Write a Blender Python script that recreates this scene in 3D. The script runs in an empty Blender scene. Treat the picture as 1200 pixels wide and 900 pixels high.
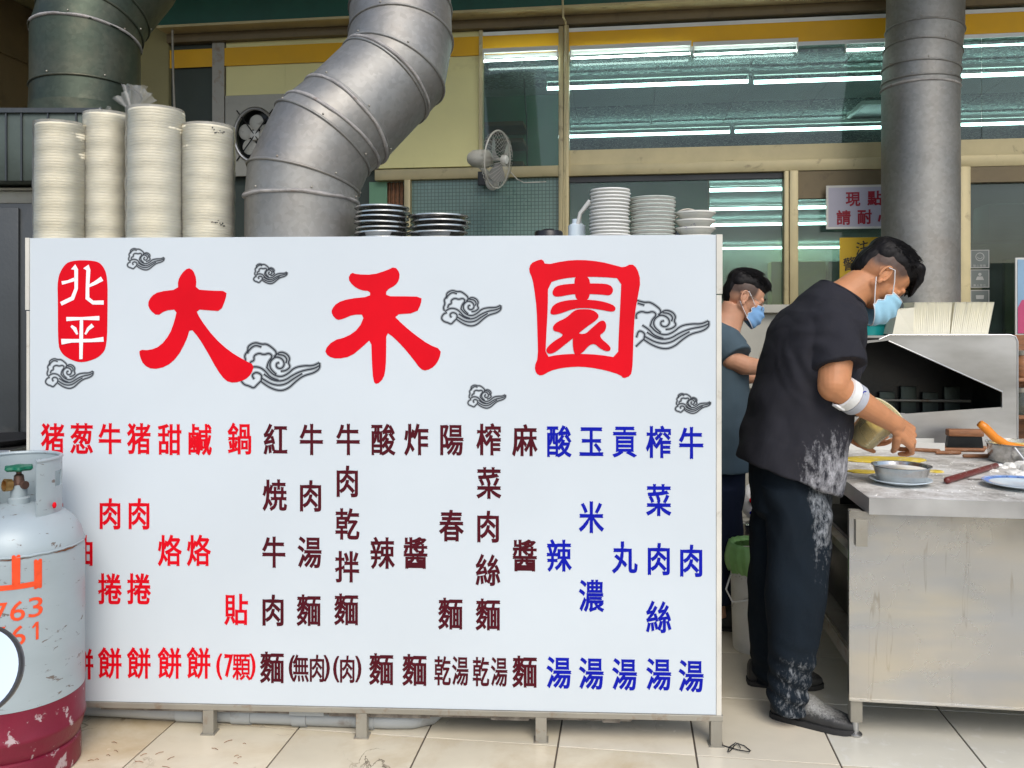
import bpy, bmesh, math, random
from mathutils import Vector, Matrix, noise
from mathutils.geometry import tessellate_polygon
random.seed(7)
PI = math.pi
sc = bpy.context.scene
C = sc.collection
# ------------------------------------------------------------------ camera
H = 1.42; FPX = 1000.0; CX = 600.0; CY = 378.0
cd = bpy.data.cameras.new('camera'); cam = bpy.data.objects.new('camera', cd); C.objects.link(cam)
cam.location = (0, 0, H); cam.rotation_euler = (PI/2, 0, 0)
cd.sensor_width = 36; cd.lens = 30.0; cd.shift_y = -0.06; cd.clip_start = .05; cd.clip_end = 3000
sc.camera = cam
# ------------------------------------------------------------------ sky and sun
SUN_EL, SUN_AZ = math.radians(46), math.radians(166)      # azimuth clockwise from +Y: behind the camera, a little left
w = bpy.data.worlds.new('World'); sc.world = w; w.use_nodes = True
nt = w.node_tree; bg = nt.nodes['Background']
sky = nt.nodes.new('ShaderNodeTexSky'); sky.sky_type = 'NISHITA'; sky.sun_disc = False
sky.sun_elevation = SUN_EL; sky.sun_rotation = SUN_AZ; sky.dust_density = 2.0
nt.links.new(sky.outputs[0], bg.inputs[0]); bg.inputs[1].default_value = 0.15
sl = bpy.data.lights.new('sun', 'SUN'); sl.energy = 1.5; sl.angle = math.radians(35); sl.color = (1, .96, .9)
so = bpy.data.objects.new('sun', sl); C.objects.link(so)
sd = Vector((math.sin(SUN_AZ)*math.cos(SUN_EL), math.cos(SUN_AZ)*math.cos(SUN_EL), math.sin(SUN_EL)))
so.rotation_euler = sd.to_track_quat('Z', 'Y').to_euler(); so.location = (0, -5, 8)
sc.view_settings.view_transform = 'Standard'; sc.view_settings.look = 'None'
sc.view_settings.exposure = 0.38; sc.view_settings.gamma = 1
sc.cycles.use_denoising = True
sc.cycles.max_bounces = 10; sc.cycles.transparent_max_bounces = 24
sc.cycles.sample_clamp_indirect = 4

# ------------------------------------------------------------------ geometry helpers
def P(px, py, D): return Vector(((px-CX)/FPX*D, D, H+(CY-py)/FPX*D))
TH = math.atan(.135); CT, ST = math.cos(TH), math.sin(TH)
def F(u, v, z): return Vector((u*CT+v*ST, -u*ST+v*CT, z))            # shop frame: u along the wall, v into it
def onF(px, py, v):
    x = (px-CX)/FPX; D = v/(ST*x+CT); p = P(px, py, D)
    return (p.x*CT-p.y*ST, p.z)
def toF(p): return (p.x*CT-p.y*ST, p.x*ST+p.y*CT, p.z)
GL, GR = P(31, 279, 2.973), P(845, 275, 2.857)
gd = Vector((GR.x-GL.x, GR.y-GL.y, 0)); GW = gd.length; gd.normalize(); gn = Vector((-gd.y, gd.x, 0))
def G(s, t, z): return Vector((GL.x, GL.y, 0))+gd*s+gn*t+Vector((0, 0, z))
def onG(px, py):
    d = Vector(((px-CX)/FPX, 1, (CY-py)/FPX)); k = (Vector((GL.x, GL.y, 0)).dot(gn))/d.dot(gn)
    p = Vector((0, 0, H))+d*k; q = p-Vector((GL.x, GL.y, 0)); return (q.dot(gd), p.z)
def tp0(px, py, z=.002): D = (H-z)/((py-CY)/FPX); return P(px, py, D)
ID = lambda x, y, z: Vector((x, y, z))
ORG = {}
def basis(d):
    d = d.normalized(); a = Vector((0, 0, 1)) if abs(d.z) < .9 else Vector((1, 0, 0))
    x = a.cross(d).normalized(); return x, d.cross(x).normalized(), d

class MB:
    def __init__(s): s.v = []; s.f = []; s.m = []
    def add(s, vs, fs, mi=0):
        o = len(s.v); s.v += [Vector(p) for p in vs]; s.f += [tuple(i+o for i in f) for f in fs]; s.m += [mi]*len(fs); return s
    def box(s, a, b, T=ID, mi=0, bv=0):
        x0, x1 = sorted((a[0], b[0])); y0, y1 = sorted((a[1], b[1])); z0, z1 = sorted((a[2], b[2]))
        if bv <= 0:
            vs = [T(x, y, z) for x in (x0, x1) for y in (y0, y1) for z in (z0, z1)]
            return s.add(vs, [(0, 1, 3, 2), (4, 6, 7, 5), (0, 4, 5, 1), (2, 3, 7, 6), (0, 2, 6, 4), (1, 5, 7, 3)], mi)
        bm = bmesh.new(); bmesh.ops.create_cube(bm, size=1)
        for q in bm.verts: q.co = Vector(((x0+x1)/2+q.co.x*(x1-x0), (y0+y1)/2+q.co.y*(y1-y0), (z0+z1)/2+q.co.z*(z1-z0)))
        bmesh.ops.bevel(bm, geom=bm.edges[:], offset=bv, segments=2, affect='EDGES', profile=.5)
        bm.verts.index_update(); s.add([T(*q.co) for q in bm.verts], [[q.index for q in f.verts] for f in bm.faces], mi); bm.free(); return s
    def prism(s, loops, d0, d1, T, mi=0):
        """loops: list of closed 2-D loops (a, z); extruded from depth d0 to d1 with T(a, depth, z)"""
        if not isinstance(loops[0][0], (tuple, list, Vector)): loops = [loops]
        flat = [p for l in loops for p in l]
        tri = tessellate_polygon([[Vector((p[0], p[1], 0)) for p in l] for l in loops])
        n = len(flat); vs = [T(p[0], d0, p[1]) for p in flat]
        fs = [tuple(t) for t in tri]
        if d1 is not None:
            vs += [T(p[0], d1, p[1]) for p in flat]; fs += [tuple(i+n for i in reversed(t)) for t in tri]
            o = 0
            for l in loops:
                m = len(l)
                for i in range(m): j = (i+1) % m; fs.append((o+i, o+j, o+j+n, o+i+n))
                o += m
        return s.add(vs, fs, mi)
    def rings(s, rs, closed=True, caps=True, mi=0):
        o = len(s.v); n = len(rs[0]); fs = []
        for r in rs: s.v += [Vector(p) for p in r]
        for i in range(len(rs)-1):
            for k in range(n if closed else n-1):
                k2 = (k+1) % n; fs.append((o+i*n+k, o+i*n+k2, o+(i+1)*n+k2, o+(i+1)*n+k))
        if caps: fs += [tuple(o+k for k in reversed(range(n))), tuple(o+(len(rs)-1)*n+k for k in range(n))]
        s.f += fs; s.m += [mi]*len(fs); return s
    def tube(s, path, r, n=12, caps=True, mi=0, closed=False):
        path = [Vector(p) for p in path]; L = len(path)
        rr = r if isinstance(r, (list, tuple)) else [r]*L
        rs = []; x = None
        for i, p in enumerate(path):
            if closed: d = path[(i+1) % L]-path[i-1]
            else: d = path[min(i+1, L-1)]-path[max(i-1, 0)]
            if d.length < 1e-9: d = Vector((0, 0, 1))
            d.normalize()
            if x is None: x, y, _ = basis(d)
            x = (x-d*x.dot(d)).normalized(); y = d.cross(x)
            rs.append([p+(x*math.cos(2*PI*k/n)+y*math.sin(2*PI*k/n))*rr[i] for k in range(n)])
        if closed:
            rs.append(rs[0]); return s.rings(rs, caps=False, mi=mi)
        return s.rings(rs, caps=caps, mi=mi)
    def lathe(s, prof, o=(0, 0, 0), ax=(0, 0, 1), n=32, caps=False, mi=0, wob=0):
        o = Vector(o); x, y, d = basis(Vector(ax))
        return s.rings([[o+d*h+(x*math.cos(2*PI*k/n)+y*math.sin(2*PI*k/n))*r*(1+wob*math.sin(k*5+h*90)) for k in range(n)] for r, h in prof], caps=caps, mi=mi)
    def ell(s, c, a, b, d, n=20, m=12, mi=0):
        """ellipsoid, semi-axis vectors a b d"""
        c = Vector(c); rs = []
        for i in range(m+1):
            t = PI*(i+.02)/(m+.04); rs.append([c+d*math.cos(t)+(a*math.cos(2*PI*k/n)+b*math.sin(2*PI*k/n))*math.sin(t) for k in range(n)])
        return s.rings(rs, mi=mi)
    def cap(s, p, q, r0, r1, n=14, mi=0):
        """round cone"""
        p = Vector(p); q = Vector(q); x, y, d = basis(q-p); rs = []
        for i in range(5):
            t = PI/2*(i+.1)/5; rs.append((p-d*r0*math.cos(t), r0*math.sin(t)))
        rs.append((p, r0)); rs.append((q, r1))
        for i in range(5):
            t = PI/2*(i+.9)/5; rs.append((q+d*r1*math.sin(t), r1*math.cos(t)))
        return s.rings([[c+(x*math.cos(2*PI*k/n)+y*math.sin(2*PI*k/n))*r for k in range(n)] for c, r in rs], mi=mi)
    def mesh(s, name, org=Vector((0, 0, 0)), smooth=False, sharp=40, norm=True):
        me = bpy.data.meshes.new(name); me.from_pydata([tuple(p-org) for p in s.v], [], s.f)
        me.polygons.foreach_set('material_index', s.m)
        if norm:
            bm = bmesh.new(); bm.from_mesh(me); bmesh.ops.recalc_face_normals(bm, faces=bm.faces); bm.to_mesh(me); bm.free()
        if smooth:
            me.polygons.foreach_set('use_smooth', [True]*len(me.polygons))
            if sharp: me.set_sharp_from_angle(angle=math.radians(sharp))
        return me
    def build(s, name, mat, parent=None, smooth=False, sharp=40, org=None, norm=True):
        o0 = ORG.get(parent.name, Vector((0, 0, 0))) if parent else (Vector(org) if org else Vector((0, 0, 0)))
        me = s.mesh(name, o0, smooth, sharp, norm); return link(name, me, mat, parent, o0)
def link(name, me, mat, parent=None, org=Vector((0, 0, 0))):
    for m in (mat if isinstance(mat, (list, tuple)) else [mat]):
        if len(me.materials) < (len(mat) if isinstance(mat, (list, tuple)) else 1): me.materials.append(m)
    o = bpy.data.objects.new(name, me); C.objects.link(o)
    if parent: o.parent = parent
    else: o.location = org
    ORG[o.name] = Vector(org); return o
def tag(o, label=None, cat=None, group=None, kind=None):
    if label: o['label'] = label
    if cat: o['category'] = cat
    if group: o['group'] = group
    if kind: o['kind'] = kind
    return o
def thing(name, loc, label, cat, group=None):
    o = bpy.data.objects.new(name, None); C.objects.link(o); o.location = loc; o.empty_display_size = .1
    ORG[o.name] = Vector(loc); return tag(o, label, cat, group)
def copy_tree(o, loc, label, group=None, rz=0, tilt=None):
    c = o.copy(); C.objects.link(c); c.location = loc; c.rotation_euler = (tilt[0], tilt[1], rz) if tilt else (0, 0, rz); c['label'] = label
    if group: c['group'] = group
    for ch in o.children:
        d = ch.copy(); C.objects.link(d); d.parent = c
        for g in ch.children:
            e = g.copy(); C.objects.link(e); e.parent = d
    return c
def remesh(mb, voxel, smooth=3, disp=None):
    me = mb.mesh('tmp'); o = bpy.data.objects.new('tmp', me); C.objects.link(o)
    m = o.modifiers.new('r', 'REMESH'); m.mode = 'VOXEL'; m.voxel_size = voxel
    if smooth: s = o.modifiers.new('s', 'SMOOTH'); s.factor = .5; s.iterations = smooth
    dg = bpy.context.evaluated_depsgraph_get(); dg.update()
    out = bpy.data.meshes.new_from_object(o.evaluated_get(dg))
    bpy.data.objects.remove(o); bpy.data.meshes.remove(me)
    if disp:
        ns = [v.normal.copy() for v in out.vertices]
        for v, n in zip(out.vertices, ns): v.co = v.co+n*disp(v.co, n)
    out.polygons.foreach_set('use_smooth', [True]*len(out.polygons))
    return out
def put(name, me, mat, parent):
    o0 = ORG[parent.name]; me.transform(Matrix.Translation(-o0)); return link(name, me, mat, parent, o0)
def attr(me, name, fn, org=Vector((0, 0, 0))):
    a = me.attributes.new(name, 'FLOAT', 'POINT'); a.data.foreach_set('value', [fn(v.co+org) for v in me.vertices])
def sstep(a, b, x):
    t = max(0, min(1, (x-a)/(b-a))); return t*t*(3-2*t)

# ------------------------------------------------------------------ materials
def ramp(nt, src, stops):
    r = nt.nodes.new('ShaderNodeValToRGB'); nt.links.new(src, r.inputs[0])
    e = r.color_ramp.elements
    while len(e) < len(stops): e.new(.5)
    for k, (p, c) in enumerate(stops): e[k].position = p; e[k].color = (*c, 1) if len(c) == 3 else c
    return r
def g3(x): return (x, x, x)
def tex(nt, scale, detail=4, co=None, dist=0, rough=.55):
    n = nt.nodes.new('ShaderNodeTexNoise'); n.inputs['Scale'].default_value = scale; n.inputs['Detail'].default_value = detail
    n.inputs['Distortion'].default_value = dist; n.inputs['Roughness'].default_value = rough
    if co: nt.links.new(co, n.inputs['Vector'])
    return n
def mixc(nt, fac, a, b, mode='MIX'):
    m = nt.nodes.new('ShaderNodeMix'); m.data_type = 'RGBA'; m.blend_type = mode
    for s, x in ((m.inputs[0], fac), (m.inputs[6], a), (m.inputs[7], b)):
        if hasattr(x, 'links'): nt.links.new(x, s)
        elif isinstance(x, (int, float)): s.default_value = x
        else: s.default_value = (*x, 1)
    return m.outputs[2]
def coords(nt, stretch=(1, 1, 1), shift=True):
    tc = nt.nodes.new('ShaderNodeTexCoord'); mp = nt.nodes.new('ShaderNodeMapping'); mp.inputs['Scale'].default_value = stretch
    nt.links.new(tc.outputs['Object'], mp.inputs['Vector'])
    if shift:
        oi = nt.nodes.new('ShaderNodeObjectInfo'); ml = nt.nodes.new('ShaderNodeMath'); ml.operation = 'MULTIPLY'; ml.inputs[1].default_value = 37
        nt.links.new(oi.outputs['Random'], ml.inputs[0]); nt.links.new(ml.outputs[0], mp.inputs['Location'])
    return mp.outputs[0]
def M(name, base, rough=.5, metal=0, var=.12, vs=5, bump=.08, bs=70, dirt=None, ds=3, dth=(.58, .72), damt=.7, stretch=(1, 1, 1), coat=0, sss=0, extra=None, rvar=.08, spec=.5):
    m = bpy.data.materials.new(name); m.use_nodes = True; nt = m.node_tree; b = nt.nodes['Principled BSDF']
    co = coords(nt, stretch)
    n = tex(nt, vs, 5, co)
    lo = tuple(c*(1-var) for c in base); hi = tuple(min(1, c*(1+var)) for c in base)
    r = ramp(nt, n.outputs[0], [(.3, lo), (.7, hi)]); col = r.outputs[0]
    if dirt:
        dn = tex(nt, ds, 8, co, .4, .65); dr = ramp(nt, dn.outputs[0], [(dth[0], g3(0)), (dth[1], g3(damt))])
        col = mixc(nt, dr.outputs[0], col, dirt)
    if extra: col = extra(nt, col, b)
    nt.links.new(col, b.inputs['Base Color'])
    b.inputs['Metallic'].default_value = metal
    rr = ramp(nt, n.outputs[0], [(.25, g3(max(.02, rough-rvar))), (.75, g3(min(1, rough+rvar)))]); nt.links.new(rr.outputs[0], b.inputs['Roughness'])
    if bump:
        bn = tex(nt, bs, 6, co); bp = nt.nodes.new('ShaderNodeBump'); bp.inputs['Strength'].default_value = bump; bp.inputs['Distance'].default_value = .01
        nt.links.new(bn.outputs[0], bp.inputs['Height']); nt.links.new(bp.outputs[0], b.inputs['Normal'])
    b.inputs['Coat Weight'].default_value = coat
    b.inputs['Specular IOR Level'].default_value = spec
    if sss:
        b.inputs['Subsurface Weight'].default_value = sss; b.inputs['Subsurface Radius'].default_value = (.012, .005, .003); b.inputs['Subsurface Scale'].default_value = 1
    return m
def M_glass(name, tint, gl=1.0, ior=1.5, rough=.02, dirt=0.0, dcol=(.55, .6, .55)):
    m = bpy.data.materials.new(name); m.use_nodes = True; nt = m.node_tree; nt.nodes.clear()
    out = nt.nodes.new('ShaderNodeOutputMaterial'); tr = nt.nodes.new('ShaderNodeBsdfTransparent'); tr.inputs[0].default_value = (*tint, 1)
    gs = nt.nodes.new('ShaderNodeBsdfGlossy'); gs.inputs['Roughness'].default_value = rough
    fr = nt.nodes.new('ShaderNodeFresnel'); fr.inputs[0].default_value = ior; mx = nt.nodes.new('ShaderNodeMixShader')
    ml = nt.nodes.new('ShaderNodeMath'); ml.operation = 'MULTIPLY'; ml.inputs[1].default_value = gl
    nt.links.new(fr.outputs[0], ml.inputs[0]); nt.links.new(ml.outputs[0], mx.inputs[0]); nt.links.new(tr.outputs[0], mx.inputs[1]); nt.links.new(gs.outputs[0], mx.inputs[2])
    last = mx
    if dirt:
        df = nt.nodes.new('ShaderNodeBsdfDiffuse'); df.inputs[0].default_value = (*dcol, 1)
        dn = tex(nt, 2.5, 8, coords(nt), .8); dr = ramp(nt, dn.outputs[0], [(.35, g3(dirt*.3)), (.75, g3(dirt))])
        m2 = nt.nodes.new('ShaderNodeMixShader'); nt.links.new(dr.outputs[0], m2.inputs[0]); nt.links.new(mx.outputs[0], m2.inputs[1]); nt.links.new(df.outputs[0], m2.inputs[2]); last = m2
    nt.links.new(last.outputs[0], out.inputs[0]); return m
def M_emit(name, col, st):
    m = bpy.data.materials.new(name); m.use_nodes = True; b = m.node_tree.nodes['Principled BSDF']
    b.inputs['Base Color'].default_value = (*col, 1); b.inputs['Emission Color'].default_value = (*col, 1); b.inputs['Emission Strength'].default_value = st; return m
def with_attr(name, dark, lo=0, hi=1, noise_scale=None, streak=(1, 1, 1), nlo=.45, nhi=.6):
    def ex(nt, col, b):
        a = nt.nodes.new('ShaderNodeAttribute'); a.attribute_name = name; f = a.outputs['Fac']
        if noise_scale:
            n = tex(nt, noise_scale, 10, coords(nt, streak, False), .25, .78)
            ad = nt.nodes.new('ShaderNodeMath'); ad.operation = 'MULTIPLY_ADD'; ad.inputs[1].default_value = .36
            nt.links.new(f, ad.inputs[0]); nt.links.new(n.outputs[0], ad.inputs[2])
            rr = ramp(nt, ad.outputs[0], [(nlo, g3(0)), (nhi, g3(.9))]); 
            mu = nt.nodes.new('ShaderNodeMath'); mu.operation = 'MULTIPLY'; mu.use_clamp = True
            m3 = nt.nodes.new('ShaderNodeMath'); m3.operation = 'MULTIPLY'; m3.inputs[1].default_value = 3; m3.use_clamp = True
            nt.links.new(f, m3.inputs[0]); nt.links.new(rr.outputs[0], mu.inputs[0]); nt.links.new(m3.outputs[0], mu.inputs[1]); f = mu.outputs[0]
        return mixc(nt, f, col, dark)
    return ex
m_tile = M('floor_tile', (.68, .62, .49), .22, var=.12, vs=1.6, bump=.04, bs=30, dirt=(.36, .24, .10), ds=1.7, dth=(.5, .75), damt=.5)
def cracks(nt, col, b):
    v = nt.nodes.new('ShaderNodeTexVoronoi'); v.feature = 'DISTANCE_TO_EDGE'; v.inputs['Scale'].default_value = 2.3
    co = coords(nt); nz = tex(nt, 5, 6, co, 1)
    mm = mixc(nt, .25, co, nz.outputs['Color'], 'LINEAR_LIGHT'); nt.links.new(mm, v.inputs['Vector'])
    r = ramp(nt, v.outputs['Distance'], [(.0, g3(.95)), (.02, g3(0))]); n2 = tex(nt, 2.2, 3, co); r2 = ramp(nt, n2.outputs[0], [(.56, g3(0)), (.62, g3(1))])
    return mixc(nt, mixc(nt, 1, r.outputs[0], r2.outputs[0], 'MULTIPLY'), col, (.12, .09, .06))
m_tile2 = M('floor_tile_cracked', (.68, .61, .46), .22, var=.14, vs=1.6, bump=.04, bs=30, dirt=(.36, .22, .06), ds=1.6, dth=(.45, .70), damt=.6, extra=cracks)
m_tile3 = M('floor_tile_floured', (.62, .595, .50), .34, var=.1, vs=2, bump=.05, bs=40, dirt=(.75, .74, .7), ds=22, dth=(.56, .75), damt=.6)
m_grout = M('grout', (.10, .08, .06), .9, bump=.2)
m_ground = M('asphalt', (.09, .09, .088), .9, bump=.4, bs=40)
m_signface = M('sign_white', (.575, .63, .665), .42, var=.04, vs=1.1, bump=.006, bs=9, rvar=.04, dirt=(.6, .58, .5), ds=40, dth=(.70, .8), damt=.12, spec=.3)
m_red = M('red_vinyl', (.66, .001, .010), .5, var=.06, bump=.01, spec=.15)
m_maroon = M('maroon_vinyl', (.075, .006, .012), .6, var=.1, bump=0, spec=.12)
m_blue = M('blue_vinyl', (.004, .010, .36), .6, var=.06, bump=0, spec=.12)
m_ink = M('grey_ink', (.035, .04, .05), .5, var=.1, bump=0, spec=.15)
m_inkg = M('pale_grey_ink', (.30, .33, .35), .5, var=.1, bump=0, spec=.15)
m_letwhite = M('white_vinyl', (.82, .83, .85), .35, var=.02, bump=0)
m_trim = M('sign_trim', (.62, .60, .53), .4, var=.1, dirt=(.3, .25, .18), ds=9)
m_steelframe = M('frame_steel', (.34, .32, .27), .5, .5, dirt=(.22, .12, .06), ds=14, dth=(.55, .7))
m_rust = M('rusty_board', (.28, .25, .21), .8, dirt=(.08, .06, .05), ds=18, dth=(.42, .6))
m_pvc = M('grey_pvc', (.36, .38, .38), .45, var=.08, dirt=(.16, .13, .1), ds=6)
def spangle(nt, col, b):
    v = nt.nodes.new('ShaderNodeTexVoronoi'); v.inputs['Scale'].default_value = 60
    nt.links.new(coords(nt), v.inputs['Vector']); sx = nt.nodes.new('ShaderNodeSeparateColor'); nt.links.new(v.outputs['Color'], sx.inputs[0]); rr = ramp(nt, sx.outputs[0], [(0, g3(.35)), (1, g3(.65))]); return mixc(nt, .35, col, rr.outputs[0], 'SOFT_LIGHT')
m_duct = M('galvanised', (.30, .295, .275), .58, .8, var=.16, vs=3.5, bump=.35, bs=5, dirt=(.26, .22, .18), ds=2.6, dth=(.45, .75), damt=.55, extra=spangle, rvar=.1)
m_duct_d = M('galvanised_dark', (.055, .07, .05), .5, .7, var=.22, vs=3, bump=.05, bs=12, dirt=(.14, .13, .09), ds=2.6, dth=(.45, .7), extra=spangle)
m_seal = M('duct_sealant', (.36, .34, .32), .6, .3, var=.3, vs=14, bump=.5, bs=60, dirt=(.2, .12, .08), ds=20)
m_hoodbox = M('hood_sheet', (.085, .105, .09), .5, .6, var=.2, dirt=(.05, .05, .04))
m_ss = M('stainless', (.42, .42, .41), .34, .95, var=.22, vs=2.2, bump=0, bs=8, rvar=.07, stretch=(1, 1, 3))
def drips_and_reflections(nt, col, b):
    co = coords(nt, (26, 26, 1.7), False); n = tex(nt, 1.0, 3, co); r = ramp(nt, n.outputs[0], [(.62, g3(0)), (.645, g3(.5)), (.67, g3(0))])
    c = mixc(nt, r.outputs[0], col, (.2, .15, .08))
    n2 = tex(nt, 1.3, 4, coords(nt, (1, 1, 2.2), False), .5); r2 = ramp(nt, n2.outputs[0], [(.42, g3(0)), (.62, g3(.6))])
    n3 = tex(nt, 2.2, 3, coords(nt, (.5, .5, 2.6), False), .3); r3 = ramp(nt, n3.outputs[0], [(.45, g3(0)), (.6, g3(.7))]); return mixc(nt, r3.outputs[0], mixc(nt, r2.outputs[0], c, (.60, .54, .41)), (.42, .44, .46))  # broad warm and bluish bands: stain plus reflections painted into the steel colour
m_panel = M('stained_steel_painted_reflections', (.50, .49, .455), .24, .95, var=.12, vs=3, bump=.03, bs=4, extra=drips_and_reflections, rvar=.1, dirt=(.3, .22, .12), ds=40, dth=(.72, .8))
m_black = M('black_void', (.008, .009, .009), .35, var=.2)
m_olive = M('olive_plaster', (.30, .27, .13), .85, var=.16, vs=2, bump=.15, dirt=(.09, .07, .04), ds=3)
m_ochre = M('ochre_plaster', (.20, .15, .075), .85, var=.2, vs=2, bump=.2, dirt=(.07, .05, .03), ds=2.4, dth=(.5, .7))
m_cream = M('cream_panel', (.80, .74, .34), .5, var=.07, vs=2, bump=.03, dirt=(.3, .24, .12), ds=3, dth=(.62, .8), damt=.4)
m_sill = M('pale_wall', (.42, .41, .35), .6, var=.08, dirt=(.25, .2, .13), ds=4)
m_mustard = M('mustard_band', (.78, .42, .008), .6, var=.06, bump=0)
m_wband = M('white_band', (.75, .77, .75), .4, bump=0)
m_alu = M('gold_aluminium', (.50, .42, .23), .42, .25, var=.12, vs=6, bump=.03, dirt=(.14, .10, .06), ds=10, dth=(.6, .72))
m_alud = M('bronze_aluminium', (.17, .13, .07), .5, .35, var=.15, dirt=(.08, .06, .04), ds=8)
m_green = M('green_beam', (.006, .085, .062), .45, var=.15, bump=.02)
m_dgrey = M('slate_metal', (.045, .052, .056), .45, .2, var=.15, vs=3, dirt=(.09, .09, .085), ds=4)
m_dark = M('dark_interior', (.05, .065, .055), .7)
m_int_ceil = M('ceiling_panel', (.58, .64, .61), .8, var=.06)
def swirl(nt, col, b):
    v = nt.nodes.new('ShaderNodeTexVoronoi'); v.inputs['Scale'].default_value = 16; v.feature = 'SMOOTH_F1'
    nt.links.new(coords(nt, (1, 1, 1), False), v.inputs['Vector'])
    sn = nt.nodes.new('ShaderNodeMath'); sn.operation = 'SINE'; ml = nt.nodes.new('ShaderNodeMath'); ml.operation = 'MULTIPLY'; ml.inputs[1].default_value = 30
    nt.links.new(v.outputs[0], ml.inputs[0]); nt.links.new(ml.outputs[0], sn.inputs[0])
    r = ramp(nt, sn.outputs[0], [(.3, g3(1)), (.7, g3(0))]); return mixc(nt, r.outputs[0], col, (.12, .16, .15))
m_int_ceil2 = M('ceiling_panel_swirl', (.58, .66, .62), .8, var=.06, extra=swirl)
m_int_wall = M('interior_wall', (.42, .45, .38), .7, var=.08)
m_int_green = M('interior_green', (.16, .33, .20), .6, var=.08)
m_glass = M_glass('window_glass', (.58, .70, .68), .9, 1.5, .03, .15, (.46, .54, .51))
m_glass2 = M_glass('door_glass', (.40, .52, .49), 1.2, 1.5, .03, .10, (.42, .50, .48))
m_clear = M_glass('clear_cage', (.75, .76, .74), 1.5, 1.5, .1, .2)
m_tube = M_emit('tube_light', (.80, 1.0, .96), 13)
def gridmat(nt, col, b):
    br = nt.nodes.new('ShaderNodeTexBrick'); br.offset = 0; br.inputs['Scale'].default_value = 1
    br.inputs['Brick Width'].default_value = .022; br.inputs['Row Height'].default_value = .022; br.inputs['Mortar Size'].default_value = .0022
    br.inputs['Color1'].default_value = (.17, .27, .235, 1); br.inputs['Color2'].default_value = (.15, .25, .22, 1); br.inputs['Mortar'].default_value = (.075, .12, .105, 1)
    tc = nt.nodes.new('ShaderNodeTexCoord'); sp = nt.nodes.new('ShaderNodeSeparateXYZ'); cb = nt.nodes.new('ShaderNodeCombineXYZ')
    nt.links.new(tc.outputs['Object'], sp.inputs[0]); nt.links.new(sp.outputs[0], cb.inputs[0]); nt.links.new(sp.outputs[2], cb.inputs[1]); nt.links.new(cb.outputs[0], br.inputs['Vector'])
    return br.outputs[0]
m_grid = M('wired_glass', (.2, .3, .26), .3, extra=gridmat, bump=.02)
m_bowl = M('paper_bowl', (.88, .82, .64), .6, var=.05, vs=9, bump=.03, dirt=(.7, .35, .2), ds=35, dth=(.70, .74), damt=.6)
m_film = M_glass('plastic_film', (.99, .99, .985), 1.0, 1.4, .25, .2, (.85, .85, .82))
m_plate = M('melamine', (.74, .74, .70), .3, var=.05, bump=.02, coat=.3)
m_plate2 = M('melamine_green', (.30, .36, .31), .3, var=.3, vs=30, bump=.02)
m_floral = M('melamine_floral', (.70, .69, .62), .3, var=.04, dirt=(.25, .22, .35), ds=26, dth=(.62, .66), damt=.8)
m_sdish = M('steel_dish', (.55, .55, .54), .2, .95, var=.15, vs=20)
m_blackp = M('black_plastic', (.012, .012, .013), .35)
m_fan = M('fan_plastic', (.50, .49, .43), .45, dirt=(.12, .1, .08), ds=20)
m_fanb = M('fan_blade', (.20, .20, .19), .35)
m_white = M('white_plastic', (.6, .6, .56), .45, var=.05)
m_box = M('paper_box', (.80, .77, .62), .65, var=.05, vs=14, bump=.02)
m_teal = M('teal_plastic', (.005, .26, .25), .35)
m_skin = M('skin', (.50, .225, .105), .5, var=.1, vs=22, bump=.06, bs=240, sss=.08, extra=with_attr('stub', (.05, .035, .03)), rvar=.05, spec=.35)
m_skin2 = M('skin_pale', (.55, .29, .18), .5, var=.08, vs=22, bump=.05, bs=240, sss=.08, extra=with_attr('stub', (.05, .038, .033)), rvar=.05, spec=.35)
m_hair = M('hair', (.007, .006, .006), .5, var=.2, vs=60, bump=.1, bs=300, spec=.16)
m_shirt = M('charcoal_cotton', (.023, .023, .029), .92, var=.1, vs=9, bump=.3, bs=420, extra=with_attr('flour', (.42, .42, .44), noise_scale=34, streak=(1.3, 1.3, .6), nlo=.76, nhi=.99), spec=.2)
m_trou = M('navy_cotton', (.006, .011, .017), .9, var=.12, vs=9, bump=.3, bs=420, extra=with_attr('flour', (.34, .36, .38), noise_scale=44, streak=(1.3, 1.3, .6), nlo=.77, nhi=1.0), spec=.2)
m_shirt2 = M('slate_cotton', (.070, .105, .13), .9, var=.08, vs=9, bump=.3, bs=400, spec=.2)
m_jean = M('dark_denim', (.012, .018, .04), .9, bump=.3, bs=400, spec=.2)
m_shoe = M('clog_rubber', (.030, .030, .030), .6, var=.2, bump=.2, bs=90, extra=with_attr('flour', (.33, .33, .31), noise_scale=120, nlo=.60, nhi=.92))
m_mask = M('mask_blue', (.34, .62, .78), .75, var=.06, vs=20, bump=.1, bs=200)
m_mask2 = M('mask_blue_dark', (.20, .40, .68), .75, var=.06, vs=20, bump=.1, bs=200)
m_strap = M('white_elastic', (.8, .8, .8), .7)
m_brace = M('brace_white', (.74, .74, .72), .75, var=.06, bump=.3, bs=200)
m_brace2 = M('brace_grey', (.45, .47, .52), .8, var=.08, bump=.3, bs=260)
m_cyl = M('gas_cylinder_paint', (.34, .40, .42), .42, .1, var=.07, vs=3, bump=.06, bs=18, dirt=(.12, .075, .05), ds=19, dth=(.625, .655), damt=.85, stretch=(1, 1, 2.4), coat=.1)
m_cylred = M('cylinder_crimson', (.17, .005, .025), .4, .1, var=.15, vs=6, bump=.12, bs=30, dirt=(.5, .42, .42), ds=16, dth=(.60, .63), damt=.8)
m_orange = M('stencil_orange', (.80, .07, .012), .5, var=.15, vs=30, bump=.05)
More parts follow.
